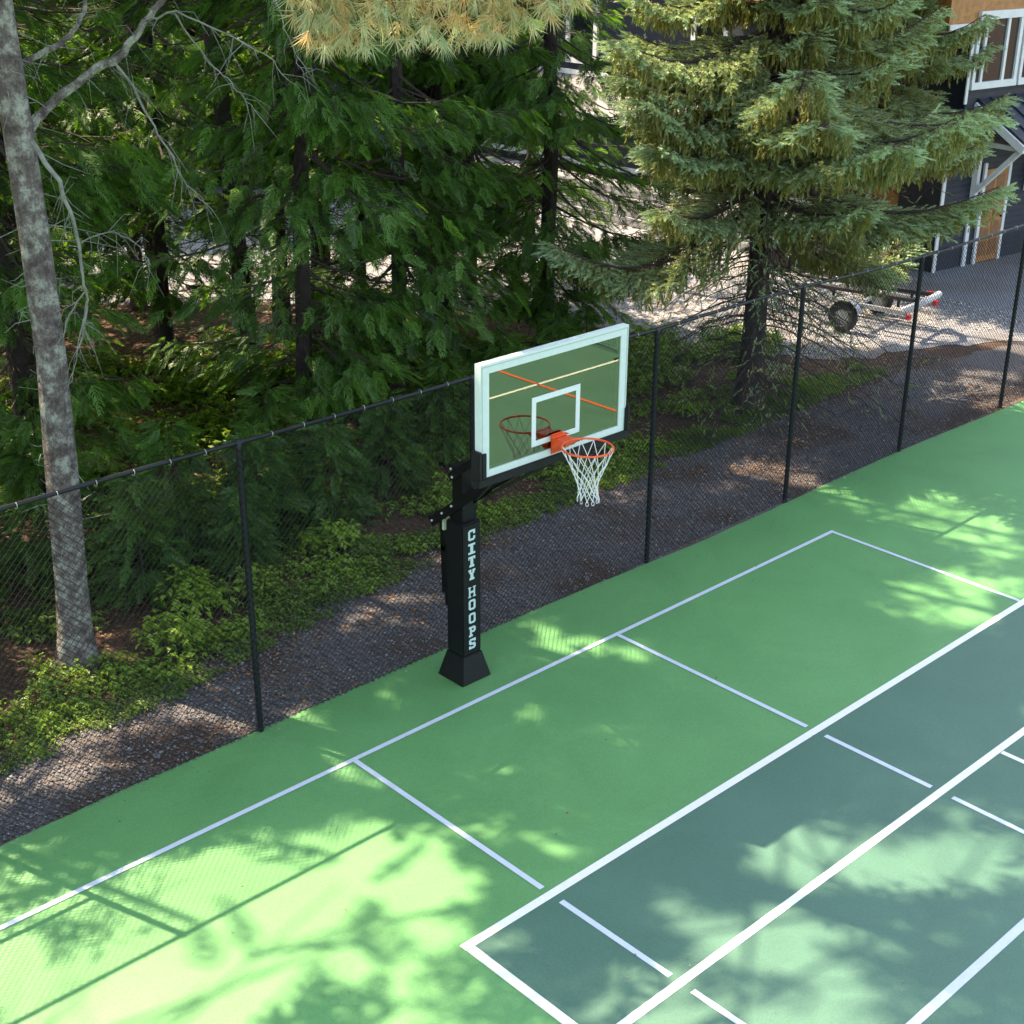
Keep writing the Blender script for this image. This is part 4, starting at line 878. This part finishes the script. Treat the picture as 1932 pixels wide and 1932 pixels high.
# ------------------------------------------------------------------ house at the right and its long wing
hs = thing('house', (18.7, 7.3, 0), 'dark blue sided house with white trim, wood gable and a long low wing', 'house')
FYH = lambda x: 7.30-.116*(x-18.74)
def fbox(mb, u0, u1, d0, d1, z0, z1):
    """box on the facade: u along, d towards the camera side (negative = out)"""
    D = np.array([.9933, -.1155]); Nn = np.array([-.1155, -.9933]); P0 = np.array([18.74, 7.30])
    q = [P0+D*u0+Nn*d0, P0+D*u1+Nn*d0, P0+D*u1+Nn*d1, P0+D*u0+Nn*d1]
    return mb.hexa([(*p, z0) for p in q][::-1], [(*p, z1) for p in q][::-1])
mb = MB(); fbox(mb, -.02, 9, -7, -.02, 0, 3.4); fbox(mb, .38, 9, -7, -.02, 3.4, 5.0)
for k in range(40): fbox(mb, -.02 if k < 26 else .38, 9, -.02, -.008, k*.128+.01, k*.128+.118)
mb.build('wall', M_sidingdk, hs)
mb = MB(); fbox(mb, -.5, 9, -7, .01, 5.08, 7.6); mb.build('gable_cladding', M_wood, hs)
mb = MB(); fbox(mb, -.5, .33, 0.012, .05, 4.98, 5.10); fbox(mb, .93, 1.05, 0, .04, 0, 2.95); fbox(mb, 1.29, 1.38, 0, .05, 0, 2.2); fbox(mb, 2.16, 2.25, 0, .05, 0, 2.2); fbox(mb, -.06, .04, 0, .03, 0, 3.4); fbox(mb, .30, .38, 0, .03, 3.5, 5.0)
mb.build('trim', M_trim, hs)
dr = MB(); fbox(dr, 1.385, 2.155, 0.0, .03, .02, 2.05); dr = dr.build('door', M_wood, hs)
mb = MB()
for a, b in ((1.45, 1.72), (1.80, 2.08)):
    for c, d in ((.15, .9), (1.0, 1.9)): fbox(mb, a, b, .031, .038, c, d)
mb.build('door_panels', mat('door_wood_dark', (.22, .10, .035), .5, noise=8, var=.3), dr)
mb = MB(); mb.ball((20.75, 6.98, 1.0), .03); mb.build('handle', M_black, dr)
for u in (.42, 2.0, 3.6):
    f = MB(); w2 = 1.5
    fbox(f, u, u+w2, 0, .07, 3.78, 3.92); fbox(f, u, u+w2, 0, .09, 5.16, 5.32); fbox(f, u, u+.09, 0, .06, 3.92, 5.16); fbox(f, u+w2-.1, u+w2, 0, .06, 3.92, 5.16); fbox(f, u+.26, u+.33, 0, .055, 3.92, 5.16); fbox(f, u+.98, u+1.06, 0, .055, 3.92, 5.16)
    wf = f.build('window_frame', M_trim, hs); g = MB(); fbox(g, u+.09, u+w2-.1, 0, .012, 3.92, 5.16); g.build('pane', M_winglass, wf)
# standing seam awning over the door, with white knee braces
mb = MB(); D = np.array([.9933, -.1155]); Nn = np.array([-.1155, -.9933]); P0 = np.array([18.74, 7.30])
def fp(u, d, z): q = P0+D*u+Nn*d; return (q[0], q[1], z)
mb.hexa([fp(.75, 0, 3.50), fp(.75, 1.25, 2.76), fp(6, 1.25, 2.76), fp(6, 0, 3.50)], [fp(.75, 0, 3.56), fp(.75, 1.25, 2.82), fp(6, 1.25, 2.82), fp(6, 0, 3.56)])
for k in range(13):
    u = .78+k*.42; mb.bar(fp(u, .0, 3.575), fp(u, 1.25, 2.835), .03, .04)
mb.build('awning_roof', M_metalroof, hs)
mb = MB(); mb.bar(fp(.72, -.02, 3.44), fp(.72, 1.3, 2.69), .05, .16); mb.bar(fp(.72, 1.27, 2.70), fp(6, 1.27, 2.70), .05, .14); mb.build('awning_fascia', M_trim, hs)
for u in (.99, 2.9):
    mb = MB(); mb.bar(fp(u, .06, 1.45), fp(u, .06, 2.75), .12, .12, (1, 0, 0)); mb.bar(fp(u, .1, 1.65), fp(u, 1.05, 2.62), .10, .12, (1, 0, 0)); mb.bar(fp(u, .0, 2.66), fp(u, 1.2, 2.66), .10, .10); mb.build('knee_brace', M_trim, hs)
# wing running away from the corner, facing the camera
mb = MB(); mb.box(18.9, 30, 7.32, 34, 0.0, 2.2)
mb.box(20.5, 30, 7.35, 34, 2.2, 6.2); mb.build('wing_wall', M_sidingdk, hs)
mb = MB()
for k in range(15): mb.box(18.88, 18.899, 9.2, 34, .05+k*.128, .16+k*.128)
mb.build('wing_siding', M_sidingdk, hs)
mb = MB(); mb.hexa([(18.45, 8.3, 2.23), (20.5, 8.3, 2.80), (20.5, 34, 2.80), (18.45, 34, 2.23)], [(18.45, 8.3, 2.30), (20.5, 8.3, 2.87), (20.5, 34, 2.87), (18.45, 34, 2.30)]); mb.build('wing_roof', M_shingle, hs)
mb = MB(); mb.box(18.40, 18.448, 8.3, 34, 2.12, 2.31); mb.box(18.86, 18.885, 8.4, 34, .86, 1.0); mb.box(20.44, 20.499, 8.3, 34, 2.875, 3.0); mb.build('wing_trim', M_trim, hs)
for y in (9.0, 14.75, 19.2):
    f = MB(); f.box(20.42, 20.5, y-.08, y+1.1, 3.18, 3.32); f.box(20.42, 20.5, y-.08, y+1.1, 4.6, 4.72); f.box(20.42, 20.5, y-.08, y+.06, 3.32, 4.6); f.box(20.42, 20.5, y+.96, y+1.1, 3.32, 4.6); wf = f.build('window_frame', M_trim, hs)
    g = MB(); g.box(20.46, 20.485, y+.06, y+.96, 3.32, 4.6); g.build('pane', M_winglass, wf)
# main roof, pitched up away from the wing
mb = MB(); mb.hexa([(20.0, 7.0, 6.1), (30.5, 7.0, 6.1), (30.5, 34.3, 6.1), (20.0, 34.3, 6.1)], [(25.2, 8.0, 8.2), (25.3, 8.0, 8.2), (25.3, 33.5, 8.2), (25.2, 33.5, 8.2)]); mb.build('main_roof', M_shingle, hs)
# open porch corner with wooden ceiling and post
mb = MB(); mb.box(18.85, 18.899, 7.9, 9.1, 1.0, 2.05); mb.build('porch_panel', M_wood, hs)
mb = MB(); mb.box(18.80, 18.88, 9.12, 9.22, 0, 2.2); mb.box(18.80, 18.88, 7.72, 7.80, 0, 2.2); mb.build('porch_post', M_trim, hs)

# stone retaining steps in front of the wing
st = thing('retaining_wall', (17.3, 13, 0), 'grey stepped stone retaining wall at the foot of the long wing', 'retaining wall')
rg = np.random.default_rng(77)
for c in range(4):
    mb = MB(); y = 8.9
    while y < 22:
        L_ = rg.uniform(.9, 1.7); mb.box(17.2+c*.12+rg.uniform(-.01, .01), 18.3, y, y+L_-.02, c*.2+.003, c*.2+.2-.008); y += L_
    mb.build('stone_course', M_stone, st, bevel=.012)

# ------------------------------------------------------------------ boat trailer on the drive
tr = thing('boat_trailer', (14.1, 6.6, 0), 'empty galvanised boat trailer parked on the sunlit driveway', 'trailer')
A_ = np.array([13.95, 8.15]); E_ = np.array([14.45, 5.0]); dt = (E_-A_)/np.linalg.norm(E_-A_); nt2 = np.array([-dt[1], dt[0]])
def tp(s, o, z): q = A_+dt*s+nt2*o; return (q[0], q[1], z)
mb = MB(); L_ = 3.2
mb.bar(tp(-.4, 0, .5), tp(1.0, .0, .5), .07, .08); mb.bar(tp(.5, 0, .5), tp(1.3, .55, .5), .06, .07); mb.bar(tp(.5, 0, .5), tp(1.3, -.55, .5), .06, .07)
for s in (-1, 1): mb.bar(tp(1.3, s*.55, .5), tp(3.2, s*.55, .5), .06, .08)
for x in (1.3, 2.2, 3.15): mb.bar(tp(x, -.6, .5), tp(x, .6, .5), .07, .06)
mb.build('frame', M_galv, tr)
for s in (-1, 1):
    mb = MB(); mb.bar(tp(1.2, s*.3, .66), tp(3.35, s*.3, .70), .09, .06); mb.bar(tp(1.6, s*.3, .52), tp(1.6, s*.3, .66), .04, .04, (1, 0, 0)); mb.bar(tp(2.9, s*.3, .52), tp(2.9, s*.3, .68), .04, .04, (1, 0, 0)); mb.build('bunk', M_tyre, tr)
    cx, cy, _ = tp(2.05, s*.78, 0); mb = MB(); a = np.linspace(0, 2*math.pi, 28, endpoint=False)
    mb.tube(np.c_[cx+dt[0]*.21*np.cos(a), cy+dt[1]*.21*np.cos(a), .30+.21*np.sin(a)], .085, 10, closed=True); ty = mb.build('tyre', M_tyre, tr, smooth=True)
    mb = MB(); c1 = np.array([cx, cy, .3])-np.array([*nt2, 0])*.05; c2 = np.array([cx, cy, .3])+np.array([*nt2, 0])*.05; mb.tube([c1, c2], .14, 16); mb.build('rim', M_galv, ty)
    mb = MB(); a = np.linspace(.3, math.pi-.3, 10); P1 = [(cx+dt[0]*.36*math.cos(u), cy+dt[1]*.36*math.cos(u), .32+.34*math.sin(u)) for u in a]
    for p, q in zip(P1[:-1], P1[1:]): mb.bar(p, q, .2, .012)
    mb.build('fender', M_galv, tr)
    mb = MB(); mb.box(*(lambda q: (q[0]-.05, q[0]+.05, q[1]-.03, q[1]+.03, .42, .5))(tp(3.25, s*.62, 0))); mb.build('tail_light', M_red, tr)
mb = MB(); mb.tube([tp(.5, .35, .62), tp(3.15, .40, .66)], .035, 10); mb.build('guide_pole', M_black, tr, smooth=True)
mb = MB(); mb.tube([tp(3.15, .40, .66), tp(3.26, .405, .665)], .065, 12); mb.build('pole_cap', M_red, tr, smooth=True)
mb = MB(); mb.tube([tp(0, 0, 0.02), tp(0, 0, .62)], .03, 8); mb.build('jack', M_galv, tr)
mb = MB(); mb.tube([tp(3.1, -.6, .55), tp(3.4, -.35, .72), tp(3.5, 0, .78), tp(3.4, .35, .72), tp(3.1, .6, .55)], .06, 8); mb.build('rear_bumper', mat('white_plastic', (.7, .7, .7), .5, noise=5, var=.1), tr, smooth=True)

# things standing by the steps
mb = MB(); mb.hexa([(16.35, 9.35, 0), (17.0, 9.2, 0), (17.05, 9.9, 0), (16.45, 10.0, 0)], [(16.4, 9.4, .42), (16.95, 9.28, .36), (17.0, 9.85, .36), (16.5, 9.95, .42)])
meta(mb.build('storage_bin', M_black, bevel=.02), 'dark low bin beside the stone steps, right of the big spruce trunk', 'bin')
rg = np.random.default_rng(4); mb = MB(); mb.ball((16.75, 9.85, .55), .2, 7); mb.V[0] = mb.V[0] + rg.normal(0, .015, mb.V[0].shape)
meta(mb.build('tarp_bundle', M_teal, smooth=True), 'pale teal tarp bundle lying on the dark bin', 'tarp')
mb = MB(); mb.tube([(15.9, 12.4, 0), (15.9, 12.4, .18)], [.08, .10], 14); meta(mb.build('bucket', M_red, smooth=True), 'small red bucket on the sunlit drive left of the spruce trunk', 'bucket')
